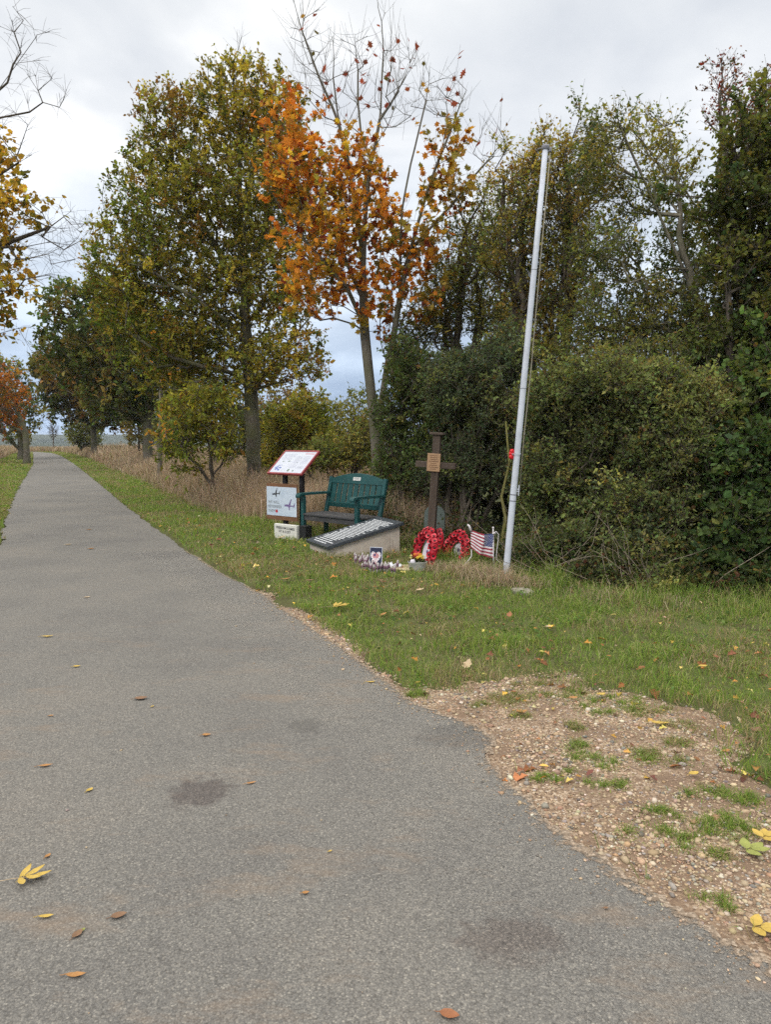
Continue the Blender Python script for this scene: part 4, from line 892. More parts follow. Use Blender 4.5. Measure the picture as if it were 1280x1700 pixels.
def groundleaf(px, py, kind, c, size, rz, label, z=.004, tilt=0.0, grp='fallen leaves lying on the path'):
    x, y = G(px, py); ol = dict(n=O_NAR, o=O_OVA, w=O_WID)[kind]
    size *= .86; mb = leafmesh(ol, size, .35 if kind != 'w' else .5, .25, int(px))
    zmin = min(v[2] for v in mb.v)
    o = mb.build('fallen_leaf', LM[c], sm=True); o.location = (x, y, z-zmin); o.rotation_euler = (0, -tilt, rz); tag(o, label, 'leaf', grp); return o
def compound(px, py, c, size, rz, n, label, z=.004, grp='fallen leaves with several leaflets'):
    x, y = G(px, py); rt = empty('fallen_leaf_spray', (x, y, z), rz, label, 'leaf', grp); mb = MB(); mb.tube([(-size*.5,0,.004),(0,.01*size,.008),(size*.6,0,.006)], .0013, 5); mb.build('leaf_stalk', LM['pale'], rt)
    for i in range(n):
        m_ = leafmesh(O_NAR if n > 4 else O_OVA, size*.55, .3, .2, i+int(px)); o = m_.build('leaflet', LM[c], rt, sm=True); a = (i-(n-1)/2)/(n-1)*2.4
        o.location = (size*(.15+.35*(1-abs(i-(n-1)/2)/(n/2))), 0, .006+.004*(i % 2)); o.rotation_euler = (0, -.12, a)
    return rt
for a in [(68,1058,'n','yellow',.10,.1,'long yellow leaf lying flat on the path, farthest up of the big yellow ones'),(139,993,'o','pale',.06,.5,'small tan leaf on the path above the long yellow one'),(120,1108,'o','yellow',.055,.2,'small yellow leaf on the path below the long yellow one'),
          (222,1162,'o','brown',.085,.2,'curled brown leaf on the path'),(250,1175,'o','yellow',.025,1,'tiny yellow leaf beside the curled brown leaf'),(80,1190,'o','orange',.03,.3,'tiny orange leaf left of the curled brown leaf'),
          (63,1274,'n','orange',.07,.25,'narrow orange leaf near the left edge of the path view'),(143,1316,'o','yellow',.04,1.1,'small yellow leaf standing at a slant left of the dark damp spot'),(408,1303,'n','orange',.05,.35,'narrow orange leaf right of the dark damp spot'),
          (335,1222,'o','orange',.05,.1,'orange leaf fragment on the brown dirt streak'),(74,1426,'o','orange',.03,1.2,'tiny orange leaf above the yellow leaf spray'),(62,1525,'n','yellow',.055,.15,'narrow yellow leaf below the yellow leaf spray'),
          (120,1560,'o','brown',.045,1.2,'brown leaf scrap with a yellow tip next to it'),(130,1550,'o','green',.025,.9,'tiny yellow green leaf touching a brown scrap'),(183,1526,'o','brown',.055,.4,'faded brown leaf pressed onto the asphalt'),
          (108,1622,'n','orange',.065,.05,'orange brown narrow leaf near the bottom left corner'),(501,1485,'o','orange',.028,.2,'tiny orange leaf in the middle of the lower path'),(545,1416,'o','yellow',.018,.6,'speck of yellow leaf on the right of the lower path'),
          (730,1684,'o','rust',.06,-.3,'rust brown leaf at the bottom edge of the photo'),(608,1134,'n','yellow',.065,.2,'yellow leaf lying where path and gravel strip meet'),(1002,1510,'o','brown',.02,.1,'tiny dark scrap on the asphalt near the gravel'),
          (365,742,'o','pale',.1,0,''),(107,905,'o','pale',.10,.2,'pale leaf on the path near the left grass verge'),(145,912,'o','orange',.1,.3,'orange leaf on the far stretch of the path'),(143,880,'o','orange',.10,.1,'orange leaf on the path beyond its neighbour')]:
    if a[6]: groundleaf(*a)
GL = 'larger fallen leaves lying on the grass and gravel'
for a in [(773,1116,'w','pale',.09,1.0,'big pale leaf standing up at the edge of the grass above the gravel',.02,.6),(768,1128,'w','brown',.08,.3,'curled brown leaf under the big pale leaf',.012),(905,1052,'o','pale',.09,.0,'pale leaf on the lawn below the hedge',.05),(845,1035,'w','rust',.07,1.2,'rust coloured leaf on the lawn below the flagpole',.05,.5),
          (692,990,'w','pale',.09,.2,'beige leaf on the lawn below the flower planter',.05,.2),(633,1032,'w','orange',.06,.4,'orange leaf on the lawn right of the yellow leaf spray',.05,.3),(467,970,'o','orange',.10,.2,'orange leaf on the grass near the bend of the path edge',.05),(507,973,'o','brown',.10,.5,'brown leaf pair on the lawn left of centre',.05),
          (463,900,'w','pale',.11,.4,'large cream leaf in the grass in front of the white block',.05,.3),(620,943,'w','rust',.07,.8,'rust leaf in front of the little markers',.05,.3),(690,1136,'o','yellow',.05,.9,'yellow leaf on the gravel strip left of the big pale leaf'),
          (1080,1203,'n','yellow',.11,-.2,'long yellow leaf on the gravel below the lawn',.01),(858,1186,'w','orange',.07,.2,'orange brown leaf at the upper left of the gravel',.01),(993,1160,'w','yellow',.06,.4,'yellow leaf among the grass at the top of the gravel',.02),(1250,1225,'w','brown',.08,.6,'dark brown leaf in the grass at the right edge',.03),
          (945,1165,'o','orange',.06,.1,'orange leaf between grass tufts at the top of the gravel',.02),(1160,1120,'o','yellow',.07,.2,'yellow leaf on the lawn at the right',.05),(1145,1290,'o','yellow',.06,.4,'yellow leaf on the gravel under the lawn corner',.01),(1200,1255,'o','orange',.05,.4,'orange leaf at the lawn corner above the gravel',.02)]:
    groundleaf(*a, **({} if len(a) < 10 else {}), grp=GL) if len(a) <= 9 else None
compound(18,1465,'yellow',.12,.25,5,'yellow spray of leaflets at the left edge of the path'); compound(548,1018,'yellow',.16,.2,7,'pale yellow leaf spray on the lawn right of the path edge',.05)
compound(1238,1545,'yellow',.10,-.3,4,'yellow leaf spray lying on the gravel near the bottom right',.008); compound(1228,1420,'green',.11,.1,4,'yellow green leaf spray by the grass tuft on the right gravel',.01)
compound(1262,1405,'yellow',.09,.7,4,'bright yellow leaf spray at the right edge of the gravel',.015)
# ------------------------------------------------------------------ memorial objects
M['green_paint'] = surf('green_paint', (.010,.062,.062), .5, .35, 9, .2, 90, .4, c2=(.010,.044,.042))
M['seat_wood'] = surf('seat_wood', (.05,.05,.052), .75, .4, 14, .3, 80, .3, c2=(.11,.10,.095), stretch=(.2,1,1))
M['steel_tag'] = surf('steel_tag', (.62,.62,.60), .35, .15, 30, .05)
M['red_frame'] = surf('red_frame', (.27,.045,.05), .5, .25, 20, .1)
M['dark_post'] = surf('dark_post', (.018,.013,.014), .6, .3)
M['brown_wood'] = surf('brown_wood', (.17,.085,.045), .75, .35, 12, .35, 90, .25, stretch=(.25,1,1))
M['white_panel'] = surf('white_panel', (.50,.53,.60), .5, .06, 8, .02)
M['sky_poster'] = surf('sky_poster', (.50,.57,.66), .5, .08, 5, .02, c2=(.42,.51,.62))
M['white_block'] = surf('white_block', (.62,.61,.56), .8, .18, 14, .25, 70)
M['black_plastic'] = surf('black_plastic', (.012,.012,.013), .6, .2)
M['ink'] = surf('ink', (.03,.03,.035), .6, .1); M['ink_grey'] = surf('ink_grey', (.16,.17,.17), .6, .1)
M['ink_blue'] = surf('ink_blue', (.10,.15,.40), .6, .3, 60); M['ink_red'] = surf('ink_red', (.45,.03,.04), .6, .2); M['ink_mauve'] = surf('ink_mauve', (.16,.11,.25), .6, .3, 60)
M['ink_pale'] = surf('ink_pale', (.40,.42,.50), .6, .1); M['ink_green'] = surf('ink_green', (.14,.20,.15), .6, .3, 60)
M['slate'] = surf('slate', (.045,.052,.062), .38, .25, 10, .12, 60, .5); M['slate_text'] = surf('slate_text', (.60,.62,.64), .6, .1)
M['slate_line'] = surf('slate_line', (.22,.23,.24), .6, .1)
def stone_mat():
    m, t, out = nt('plinth_stone'); p = N(t, 'ShaderNodeBsdfPrincipled', i_Roughness=.85); g = N(t, 'ShaderNodeTexCoord')
    n = N(t, 'ShaderNodeTexNoise', i_Scale=7.0, i_Detail=8.0, i_Roughness=.7); L(t, g, 'Object', n, 'Vector')
    r = ramp(t, [(.3, (.36,.30,.25)), (.5, (.47,.41,.35)), (.7, (.54,.48,.42))]); L(t, n, 0, r, 0)
    mp = N(t, 'ShaderNodeMapping'); L(t, g, 'Object', mp, 0); mp.inputs['Scale'].default_value = (1, 1, .12)
    n2 = N(t, 'ShaderNodeTexNoise', i_Scale=34.0, i_Detail=5.0); L(t, mp, 0, n2, 'Vector'); r2 = ramp(t, [(.62, (1,1,1)), (.76, (.62,.58,.55))]); L(t, n2, 0, r2, 0)
    c = mix(t, 1.0, (r, 0), (r2, 0), 'MULTIPLY'); L(t, c, 2, p, 'Base Color')
    b = N(t, 'ShaderNodeBump', i_Strength=.25, i_Distance=.003); L(t, n, 0, b, 'Height'); L(t, b, 0, p, 'Normal'); L(t, p, 0, out, 0); return m
M['stone'] = stone_mat()
# ---- bench
al = math.radians(43); bx, by = -1.235, 10.72
rt = empty('memorial_bench', (bx, by, -.01), -al, 'dark green slatted memorial bench with a curved top rail and dark seat', 'bench')
g = M['green_paint']; Wd, Dp = 1.17, .56
for x in (0, Wd-.06):
    mb = MB(); mb.box((x, 0, -.03), (x+.06, .055, .625)); mb.build('front_leg', g, rt, .004)
    mb = MB(); mb.bar((x+.03, .47, -.03), (x+.03, .47, .37), .058, .05, up=(0,1,0)); mb.bar((x+.03, .475, .365), (x+.03, .60, .885), .058, .048, up=(0,1,0)); mb.build('back_post', g, rt, .004)
    mb = MB(); mb.tube([(x+.03, -.06, .628), (x+.03, -.062, .648)], [.001, .001], 4)
    mb = MB(); pr = [(-.085,.600),(-.09,.625),(-.075,.655),(-.03,.668),(.2,.672),(.545,.668),(.54,.632),(.2,.635),(0,.632),(-.05,.626),(-.06,.602)]
    n_ = len(pr); vs = [(x-.012, a, b) for a, b in pr]+[(x+.072, a, b) for a, b in pr]
    mb.add(vs, [tuple(range(n_-1, -1, -1)), tuple(range(n_, 2*n_))]+[(i, (i+1) % n_, n_+(i+1) % n_, n_+i) for i in range(n_)]); mb.build('armrest', g, rt, .004)
    mb = MB(); mb.box((x+.016, .055, .275), (x+.044, .445, .345)); mb.build('side_rail', g, rt, .003)
mb = MB(); mb.box((.06, .012, .275), (Wd-.06, .040, .348)); mb.build('front_rail', M['seat_wood'], rt, .003)
mb = MB()
for i in range(5): mb.box((.002 if i else .062, -.012+i*.098, .350), (Wd-.002 if i else Wd-.062, .074+i*.098, .374))
mb.build('seat', M['seat_wood'], rt, .004)
def bk(x, z, off=0.0): return (x, .475+.125*(z-.365)/.52+off, z)
mb = MB(); xs = [.06+i*(Wd-.12)/20 for i in range(21)]; lo = .795
vs = []; 
for x in xs:
    zt = .862+.085*math.sin(PI*(x-.06)/(Wd-.12))**.9
    for z, of in ((lo,-.018),(zt,-.018),(zt,.018),(lo,.018)): vs.append(bk(x, z, of))
fs = [(i*4+a, i*4+(a+1) % 4, i*4+4+(a+1) % 4, i*4+4+a) for i in range(20) for a in range(4)]+[(3,2,1,0), (80,81,82,83)]
mb.add(vs, fs); mb.build('top_rail', g, rt, .003)
mb = MB(); mb.bar(bk(.06,.485), bk(Wd-.06,.485), .07, .034, up=(0,1,.2)); mb.build('lower_rail', g, rt, .003)
nsl = 9; pit = (Wd-.12-.02)/nsl
for i in range(nsl):
    mb = MB(); x = .07+pit*(i+.5); mb.bar(bk(x,.518), bk(x,.797), pit-.022, .016, up=(0,1,0)); mb.build('back_slat', g, rt, .002)
R_ = Matrix.Rotation(math.atan(.125/.52), 4, 'X')
mb = MB(); mb.box((Wd*.5-.075, -.0035, -.024), (Wd*.5+.075, 0, .024)); o = mb.build('plaque', M['steel_tag'], rt); q = bk(Wd*.5, .868, -.0185); o.location = (0, q[1], q[2]); o.rotation_euler = (-math.atan(.125/.52), 0, 0)
m2 = MB()
for j, (w_, z_) in enumerate(((.05,.012),(.06,.002),(.045,-.009))): m2.flat([(Wd*.5-w_, z_),(Wd*.5+w_, z_),(Wd*.5+w_, z_+.004),(Wd*.5-w_, z_+.004)], off=-.0045)
m2.build('engraving', M['ink_grey'], o)
# ---- lectern panel
aL = math.radians(39); px0, py0 = -1.79, 11.25
rl = empty('information_lectern', (px0, py0, 0), -aL, 'red framed information panel tilted on two dark posts beside the bench', 'sign')
Wp, Lp = .74, .52; tilt = math.radians(41)
for x in (.245, .60):
    mb = MB(); mb.box((x-.03, .10, -.05), (x+.03, .16, .985)); mb.build('post', M['dark_post'], rl, .003)
pf = bpy.data.objects.new('panel_frame', None)
mb = MB(); fw = .028
mb.box((0,0,0), (Wp,fw,.035)); mb.box((0,Lp-fw,0), (Wp,Lp,.035)); mb.box((0,fw,0), (fw,Lp-fw,.035)); mb.box((Wp-fw,fw,0), (Wp,Lp-fw,.035)); mb.box((fw,fw,0), (Wp-fw,Lp-fw,.018))
fr = mb.build('panel_frame', M['red_frame'], rl, .003); fr.location = (0, 0, .895); fr.rotation_euler = (tilt, 0, 0)
mb = MB(); mb.box((fw+.001, fw+.001, .0185), (Wp-fw-.001, Lp-fw-.001, .028)); pn = mb.build('panel', M['white_panel'], rl); pn.location = (0,0,.895); pn.rotation_euler = (tilt,0,0)
def rects(name, mat, par, rs, z):
    mb = MB()
    for x0, y0, x1, y1 in rs: mb.add([(x0,y0,z),(x1,y0,z),(x1,y1,z),(x0,y1,z)], [(0,1,2,3)])
    return mb.build(name, mat, par)
r = random.Random(3); rs = []
def lines(x0, x1, y1, n, dy, h, rag=.2):
    out = []
    for i in range(n):
        x = x0; e = x1-(r.uniform(0, rag)*(x1-x0))
        while x < e-.006:
            w = r.uniform(.010, .028); out.append((x, y1-i*dy-h, min(x+w, e), y1-i*dy)); x += w+.005
    return out
rs = lines(.07,.34,.44,3,.022,.011,.1)+lines(.07,.32,.365,4,.014,.006)+lines(.37,.50,.40,12,.014,.006)+lines(.53,.68,.40,13,.014,.006)+lines(.37,.50,.21,6,.014,.006)+lines(.53,.68,.18,5,.014,.006)
rects('lettering', M['ink_pale'], pn, rs, .0287)
rects('heading', M['ink_red'], pn, lines(.5,.69,.455,1,.02,.013,.05), .0287)
mb = MB()
def blob(mb, cx, cy, rx, ry, z, seed, n=14):
    q = random.Random(seed); mb.add([(cx+rx*math.cos(2*PI*i/n)*q.uniform(.6,1.1), cy+ry*math.sin(2*PI*i/n)*q.uniform(.6,1.1), z) for i in range(n)], [tuple(range(n))])
for i in range(16): blob(mb, .11+r.uniform(-.03,.10), .10+r.uniform(-.035,.10), r.uniform(.008,.03), r.uniform(.008,.022), .0285+i*.00004, i)
mb.build('map_picture', M['ink_blue'], pn)
for a in ((.15,.275,.022,.012,.0287,41),(.27,.28,.032,.016,.0287,42),(.40,.085,.026,.034,.0287,43),(.50,.075,.02,.022,.0287,44),(.46,.25,.01,.014,.0287,45)):
    mb = MB(); blob(mb, *a); mb.build('small_picture', M['ink_green'], pn)
# ---- poster board
rb = empty('poster_board', (-1.80, 11.16, 0), -aL, 'brown wooden board with a pale sky poster of two aircraft under the red framed panel', 'poster board')
Wb = .66; z0, z1 = .235, .775
mb = MB(); mb.box((0, .0, z0), (Wb, .022, z1)); bd = mb.build('board', M['brown_wood'], rb, .002)
mb = MB(); mb.box((.008, -.0035, z0+.062), (Wb-.012, -.0005, z1-.048)); ps = mb.build('poster', M['sky_poster'], rb)
def plane(mb, cx, cz, s, a, y):
    """side-front view of a small aircraft: hull, wings, tail"""
    def P(pts): return [(cx+(x*math.cos(a)-z*math.sin(a))*s, y, cz+(x*math.sin(a)+z*math.cos(a))*s) for x, z in pts]
    for k, pts in enumerate(([(-1,-.02),(-.9,-.1),(-.4,-.13),(.5,-.07),(1,-.02),(.98,.05),(.4,.09),(-.3,.13),(-.5,.2),(-.7,.13),(-.95,.08)], [(.72,0),(.98,.42),(1.08,.42),(1,0)], [(-.3,.0),(.3,.98),(.42,.96),(.12,-.02)], [(-.25,-.05),(-.02,-.62),(.08,-.6),(.12,-.03)],
                             [(-1.0,-.2),(-.95,-.2),(-.92,.25),(-.99,.25)], [(.02,.3),(-.1,.33),(-.1,.26),(.02,.22)], [(.75,-.02),(.82,-.25),(.9,-.25),(.95,0)])):
        q = P(pts); q = [(x, y_-k*.00006, z) for x, y_, z in q]; mb.add(q, [tuple(range(len(q)))])
mb = MB(); plane(mb, .215, .62, .085, .12, -.0042); mb.build('aircraft_picture', M['ink'], ps)
mb = MB(); plane(mb, .50, .455, .105, -.03, -.0042); mb.build('aircraft_picture', M['ink_mauve'], ps)
for i, s_ in enumerate(('WE WILL', 'REMEMBER', 'THEM')): text_mesh(s_, .062, 'lettering', M['ink_grey'], ps, (.035, -.0042, .475-i*.066), (PI/2, 0, 0))
mb = MB(); mb.add([(.225+.024*math.cos(2*PI*i/16)*(1+.12*math.sin(i*2.2)), -.0043, .363+.026*math.sin(2*PI*i/16)) for i in range(16)], [tuple(range(16))]); mb.build('poppy_picture', M['ink_red'], ps)
mb = MB(); blob(mb, 0, 0, .008, .008, 0, 2, 8); mb.v = [(.225+x, -.0046, .363+y) for x, y, z in mb.v]; mb.build('poppy_picture_centre', M['ink'], ps)
# ---- white block with lettering, dark crate behind
x, y = G(455, 892)
rk = empty('lettered_block', (x, y, 0), -aL, 'low white block lettered in black standing below the poster board', 'block')
mb = MB(); mb.box((0,0,-.03), (.47,.06,.205)); blk = mb.build('block', M['white_block'], rk, .006)
text_mesh('FREEDOM COMES', .048, 'lettering', M['ink'], blk, (.235, -.001, .135), (PI/2, .03, 0), 'CENTER', bold=.001)
text_mesh('AT A COST', .048, 'lettering', M['ink'], blk, (.225, -.001, .085), (PI/2, .03, 0), 'CENTER', bold=.001)
mb = MB(); mb.box((.49,.03,-.02), (.62,.16,.19)); mb.box((.485,.025,.19), (.625,.165,.205)); o = mb.build('plastic_box', M['black_plastic'], None, .006); o.location = (x, y, 0); o.rotation_euler = (0,0,-aL); tag(o, 'small black box standing between the white block and the bench leg', 'box')
# ---- memorial slab
Bp = G(545, 931); ang = math.atan2(.45, .91)
rs_ = empty('memorial_stone', (-.70, 8.83, 0), ang, 'sloping dark slate memorial tablet with white lettering on a pale stone plinth', 'memorial')
Ls, Ws = 1.045, .73; h0, h1 = .105, .355
mb = MB(); i_ = .035
for k, (a, b_) in enumerate(((.035,.215),(.217,.86),(.862,Ls-.045))):
    za, zb = h0+(h1-h0)*a/Ls-.004, h0+(h1-h0)*b_/Ls-.004
    mb.add([(a,i_,-.05),(b_,i_,-.05),(b_,Ws-i_,-.05),(a,Ws-i_,-.05),(a,i_,za),(b_,i_,zb),(b_,Ws-i_,zb),(a,Ws-i_,za)], [(0,3,2,1),(4,5,6,7),(0,1,5,4),(1,2,6,5),(2,3,7,6),(3,0,4,7)])
mb.build('plinth', M['stone'], rs_, .0025)
sl = math.atan2(h1-h0, Ls); Lt = math.hypot(Ls, h1-h0)
mb = MB(); mb.box((0,0,0), (Lt,Ws,.042)); tb = mb.build('tablet', M['slate'], rs_, .003); tb.location = (0,0,h0); tb.rotation_euler = (0,-sl,0)
rs = []; r = random.Random(8); x = .055
ln = [(.25,.80)]*1+[(.10,.90),(.28,.84),(.24,.84),(.2,.9),(.16,.9),(.22,.86),(.12,.9),(.08,.9),(.14,.84),(.08,.92),(.14,.86),(.06,.93),(.20,.80),(.14,.94),(.08,.90),(.12,.86),(.06,.93),(.16,.88),(.22,.80),(.10,.90),(.06,.85),(.16,.86),(.10,.90)]
for i, (a, b_) in enumerate(ln):
    y0_ = a*Ws; ye = b_*Ws; yy = y0_
    while yy < ye-.012:
        w = r.uniform(.03, .10); rs.append((x, yy, x+.0185, min(yy+w, ye))); yy += w+.010
    x += .0375 if i > 2 else .047
rects('lettering', M['slate_text'], tb, rs, .0432)
mb = MB()
for p_, q_ in (((.94,.20),(1.0,.42)),((.96,.32),(1.02,.28)),((.93,.40),(1.03,.36)),((1.0,.42),(.95,.55)),((.97,.50),(1.01,.62)),((.95,.55),(.99,.66)),((.93,.30),(.96,.32)),((1.01,.62),(1.03,.72))):
    mb.bar((p_[0]*.985,p_[1]*Ws+.02,.0432), (q_[0]*.985,q_[1]*Ws+.02,.0432), .005, .001)
mb.build('emblem', M['slate_line'], tb)
# ---- heart sign
x, y = G(622, 946); hs = empty('heart_sign', (x-.06, y, 0), math.radians(-28), 'small navy card with a red and white heart leaning in front of the stone plinth', 'sign')
mb = MB(); mb.box((-.004,.001,-.02), (.154,.005,.254)); hb = mb.build('backing', M['white_panel'], hs); hb.rotation_euler = (-.16, -.03, 0)
M['navy'] = surf('navy', (.014,.018,.05), .5, .2)
mb = MB(); mb.box((.002,-.001,-.018), (.147,.0008,.247)); hc = mb.build('card', M['navy'], hs); hc.rotation_euler = (-.16, -.03, 0)
def heart(s, cx, cz, n=40): return [(cx+s*.0625*16*math.sin(t)**3, cz+s*.0625*(13*math.cos(t)-5*math.cos(2*t)-2*math.cos(3*t)-math.cos(4*t))*1.25) for t in [2*PI*i/n for i in range(n)]]
M['card_white'] = surf('card_white', (.72,.70,.72), .5, .05); M['flag_red'] = surf('flag_red', (.30,.035,.06), .7, .15, 30); M['flag_white'] = surf('flag_white', (.68,.64,.66), .7, .1, 30); M['flag_blue'] = surf('flag_blue', (.025,.045,.16), .7, .2, 30)
mb = MB(); mb.flat(heart(.064,.0745,.145), off=-.0016); mb.flat([(.070,.01),(.079,.01),(.079,.07),(.070,.07)], off=-.0018); mb.build('heart_picture', M['card_white'], hc)
mb = MB(); hp = heart(.056,.0745,.145, 22)
for i, (a, b_) in enumerate(hp):
    mb.flat([(a-.0035,b_-.005),(a+.0035,b_-.005),(a+.0035,b_+.005),(a-.0035,b_+.005)], m=i % 2 if b_ > .12 else 0, off=-.0022)
mb.build('heart_border', [M['ink_red'], M['flag_blue']], hc)
mb = MB(); mb.flat(heart(.040,.0745,.148), off=-.0024); mb.flat([(.049,.155),(.070,.155),(.070,.178),(.049,.178)], m=1, off=-.0028)
for j in range(4): mb.flat([(.052+j*.004,.128-j*.010),(.097-j*.004,.128-j*.010),(.097-j*.004,.133-j*.010),(.052+j*.004,.133-j*.010)], m=2, off=-.0028)
mb.build('flag_picture', [surf('flag_pink', (.50,.22,.24), .6, .2), M['flag_blue'], M['card_white']], hc)
# ---- little markers
M['marker_white'] = surf('marker_white', (.42,.38,.38), .8, .2, 40); M['marker_mauve'] = surf('marker_mauve', (.17,.09,.13), .8, .3, 60)
mk = empty('marker_stake', (0,0,0), 0, 'x', 'marker')
mb = MB(); mb.tube([(0,0,-.02),(0,0,.05),(0,0,.078),(0,0,.088)], [.0075,.0085,.008,.003], 8); mb.build('stake', M['marker_white'], mk, sm=True)
mb = MB(); mb.tube([(0,0,.034),(0,0,.040),(0,0,.058),(0,0,.064)], [.0088,.0105,.0105,.0088], 8); mb.build('coloured_band', M['marker_mauve'], mk, sm=True)
r = random.Random(21); first = True
for row, (xa, ya, xb, yb, cnt) in enumerate(((589,934,613,938,9),(590,940,622,946,10),(601,948,640,950,11),(615,952,655,955,8),(640,950,660,950,4))):
    for i in range(cnt):
        f = (i+r.uniform(-.2,.2))/(cnt-1); gx, gy = G(xa+(xb-xa)*f, ya+(yb-ya)*f+r.uniform(-2,2))
        c = mk if first else copy_tree(mk); first = False
        c.location = (gx, gy, .012); c.rotation_euler = (r.uniform(-.15,.15), r.uniform(-.15,.15), r.uniform(0,6)); s_ = r.uniform(.9,1.35); c.scale = (s_*1.1, s_*1.1, s_)
        tag(c, 'small white and mauve marker in the cluster before the stone plinth', 'marker', 'small white and mauve markers in front of the plinth')
# ---- crumpled white wrapping
x, y = G(652, 946); mb = MB(); r = random.Random(4); k = 9
vs = [((i/k-.5)*.19+r.uniform(-.006,.006), (j/k-.5)*.12+r.uniform(-.006,.006), .035+.03*math.sin(i*1.3)*math.cos(j*1.1)+r.uniform(-.006,.006)-.04*abs(i/k-.5)) for i in range(k+1) for j in range(k+1)]
mb.add(vs, [(i*(k+1)+j, (i+1)*(k+1)+j, (i+1)*(k+1)+j+1, i*(k+1)+j+1) for i in range(k) for j in range(k)])
o = mb.build('plastic_wrapper', surf('wrapper', (.62,.64,.68), .3, .1), None, sm=True); o.location = (x, y, .02); so = o.modifiers.new('thick','SOLIDIFY'); so.thickness = .002; tag(o, 'crumpled white wrapping lying right of the heart card', 'wrapper')
# ---- sandy slab below the planter and slab by the flagpole
def flagstone(px, py, w, d, rz, col, label, seed):
    x, y = G(px, py); mb = MB(); r = random.Random(seed); n = 12; rr = [r.uniform(.85,1.08) for _ in range(n)]
    P = [(w/2*math.cos(2*PI*i/n)*rr[i]*1.1, d/2*math.sin(2*PI*i/n)*rr[i]*1.1) for i in range(n)]
    mb.add([(a,b_,-.04) for a,b_ in P]+[(a,b_,.022) for a,b_ in P]+[(a*.9,b_*.9,.03) for a,b_ in P], [tuple(range(2*n,3*n))]+[(i,(i+1)%n,n+(i+1)%n,n+i) for i in range(n)]+[(n+i,n+(i+1)%n,2*n+(i+1)%n,2*n+i) for i in range(n)])
    o = mb.build('stone_slab', surf('slab%d' % seed, col, .9, .3, 20, .5, 60)); o.location = (x, y, 0.012); o.rotation_euler = (0,0,rz); tag(o, label, 'slab'); return o
flagstone(668, 947, .30, .30, 0, (.42,.34,.22), 'sandy stone slab between wrapping and flower planter', 1)
flagstone(868, 986, .16, .24, .5, (.26,.24,.19), 'pale concrete slab in the grass right of the flagpole', 2)
# ---- cross
yc = 9.0; c0 = W(714, 925, yc); ct = W(727, 722, yc); ln_ = math.atan2(ct[0]-c0[0], ct[2])
rc = empty('wooden_cross', (c0[0], yc, 0), 0, 'weathered brown wooden cross with a small tan plaque and a flat cap', 'cross'); rc.rotation_euler = (0, ln_, math.radians(-18))
M['cross_wood'] = surf('cross_wood', (.082,.062,.049), .85, .45, 10, .6, 60, .2, c2=(.045,.03,.024), stretch=(1,1,.12)); M['plaque_wood'] = surf('plaque_wood', (.33,.20,.11), .5, .2, 16, .1, stretch=(.3,1,1))
hz = math.hypot(ct[0]-c0[0], ct[2])
mb = MB(); mb.box((-.045,-.045,-.1), (.045,.045,hz)); mb.build('upright', M['cross_wood'], rc, .004)
mb = MB(); mb.box((-.245,-.042,1.09), (-.046,.03,1.162)); mb.box((.046,-.042,1.09), (.255,.03,1.162)); mb.build('crossbar', M['cross_wood'], rc, .004)
mb = MB(); mb.box((-.085,-.07,hz), (.085,.07,hz+.03)); mb.build('cap', M['cross_wood'], rc, .006)
mb = MB(); mb.box((-.092,-.068,1.05), (.068,-.0455,1.265)); pq = mb.build('plaque', M['plaque_wood'], rc, .002)
mb = MB(); r = random.Random(9)
for i in range(8):
    z = 1.235-i*.023; w = r.uniform(.035,.062); x = -.012
    mb.flat([(x-w,z),(x+w,z),(x+w,z+.007),(x-w,z+.007)], off=-.0686)
mb.build('engraving', surf('burnt', (.13,.06,.03), .8, .1), pq)
# ---- stone behind the cross
gs = W(720, 905, 9.5); r0 = []
for i in range(9): a = PI*i/8; r0.append((.135*math.cos(a), .47+.12*math.sin(a)**1.0))
mb = MB(); mb.prism([(-.135,-.05),(.135,-.05)]+r0, .035); o = mb.build('slate_headstone', surf('slate_green', (.075,.095,.085), .6, .3, 8, .2), None, .003); o.location = (gs[0], 9.45, 0); o.rotation_euler = (-.06, 0, math.radians(-14)); tag(o, 'grey green slate slab with rounded top standing behind the cross', 'headstone')
# ---- wreaths
M['poppy_red'] = surf('poppy_red', (.46,.012,.028), .6, .3, 25, .1); M['poppy_pink'] = surf('poppy_pink', (.60,.06,.08), .6, .3, 25, .1); M['poppy_black'] = surf('poppy_black', (.02,.01,.012), .6); M['badge'] = surf('badge', (.68,.64,.70), .5, .08)
def poppy_mesh(name, mats, s=.034, seed=1):
    mb = MB(); r = random.Random(seed)
    for k in range(2):
        for p in range(2):
            a0 = p*PI+k*PI/2; n = 6; vs = [(0,0,.002+.002*k)]
            for i in range(n+1):
                a = a0-1.05+2.1*i/n; rr = s*(1-.10*abs(i-n/2)/3)*r.uniform(.92,1.08); vs.append((rr*.55*math.cos(a), rr*.55*math.sin(a), .006+.003*k)); 
            for i in range(n+1):
                a = a0-1.05+2.1*i/n; rr = s*(1-.12*abs(i-n/2)/3)*r.uniform(.92,1.08); vs.append((rr*math.cos(a), rr*math.sin(a), .016+.004*k+r.uniform(-.004,.004)))
            mb.add(vs, [(0,i+1,i+2) for i in range(n)]+[(i+1,i+n+2,i+n+3,i+2) for i in range(n)], 0)
    mb.tube([(0,0,.004),(0,0,.015),(0,0,.018)], [.013,.013,.006], 8, 1)
    me = mb.build(name, mats, sm=True); d = me.data; bpy.data.objects.remove(me); return d
PMs = [poppy_mesh('poppy', [M['poppy_red'], M['poppy_black']], .036, 1), poppy_mesh('poppy', [M['poppy_pink'], M['poppy_black']], .034, 2), poppy_mesh('poppy', [M['poppy_red'], M['poppy_black']], .031, 5)]
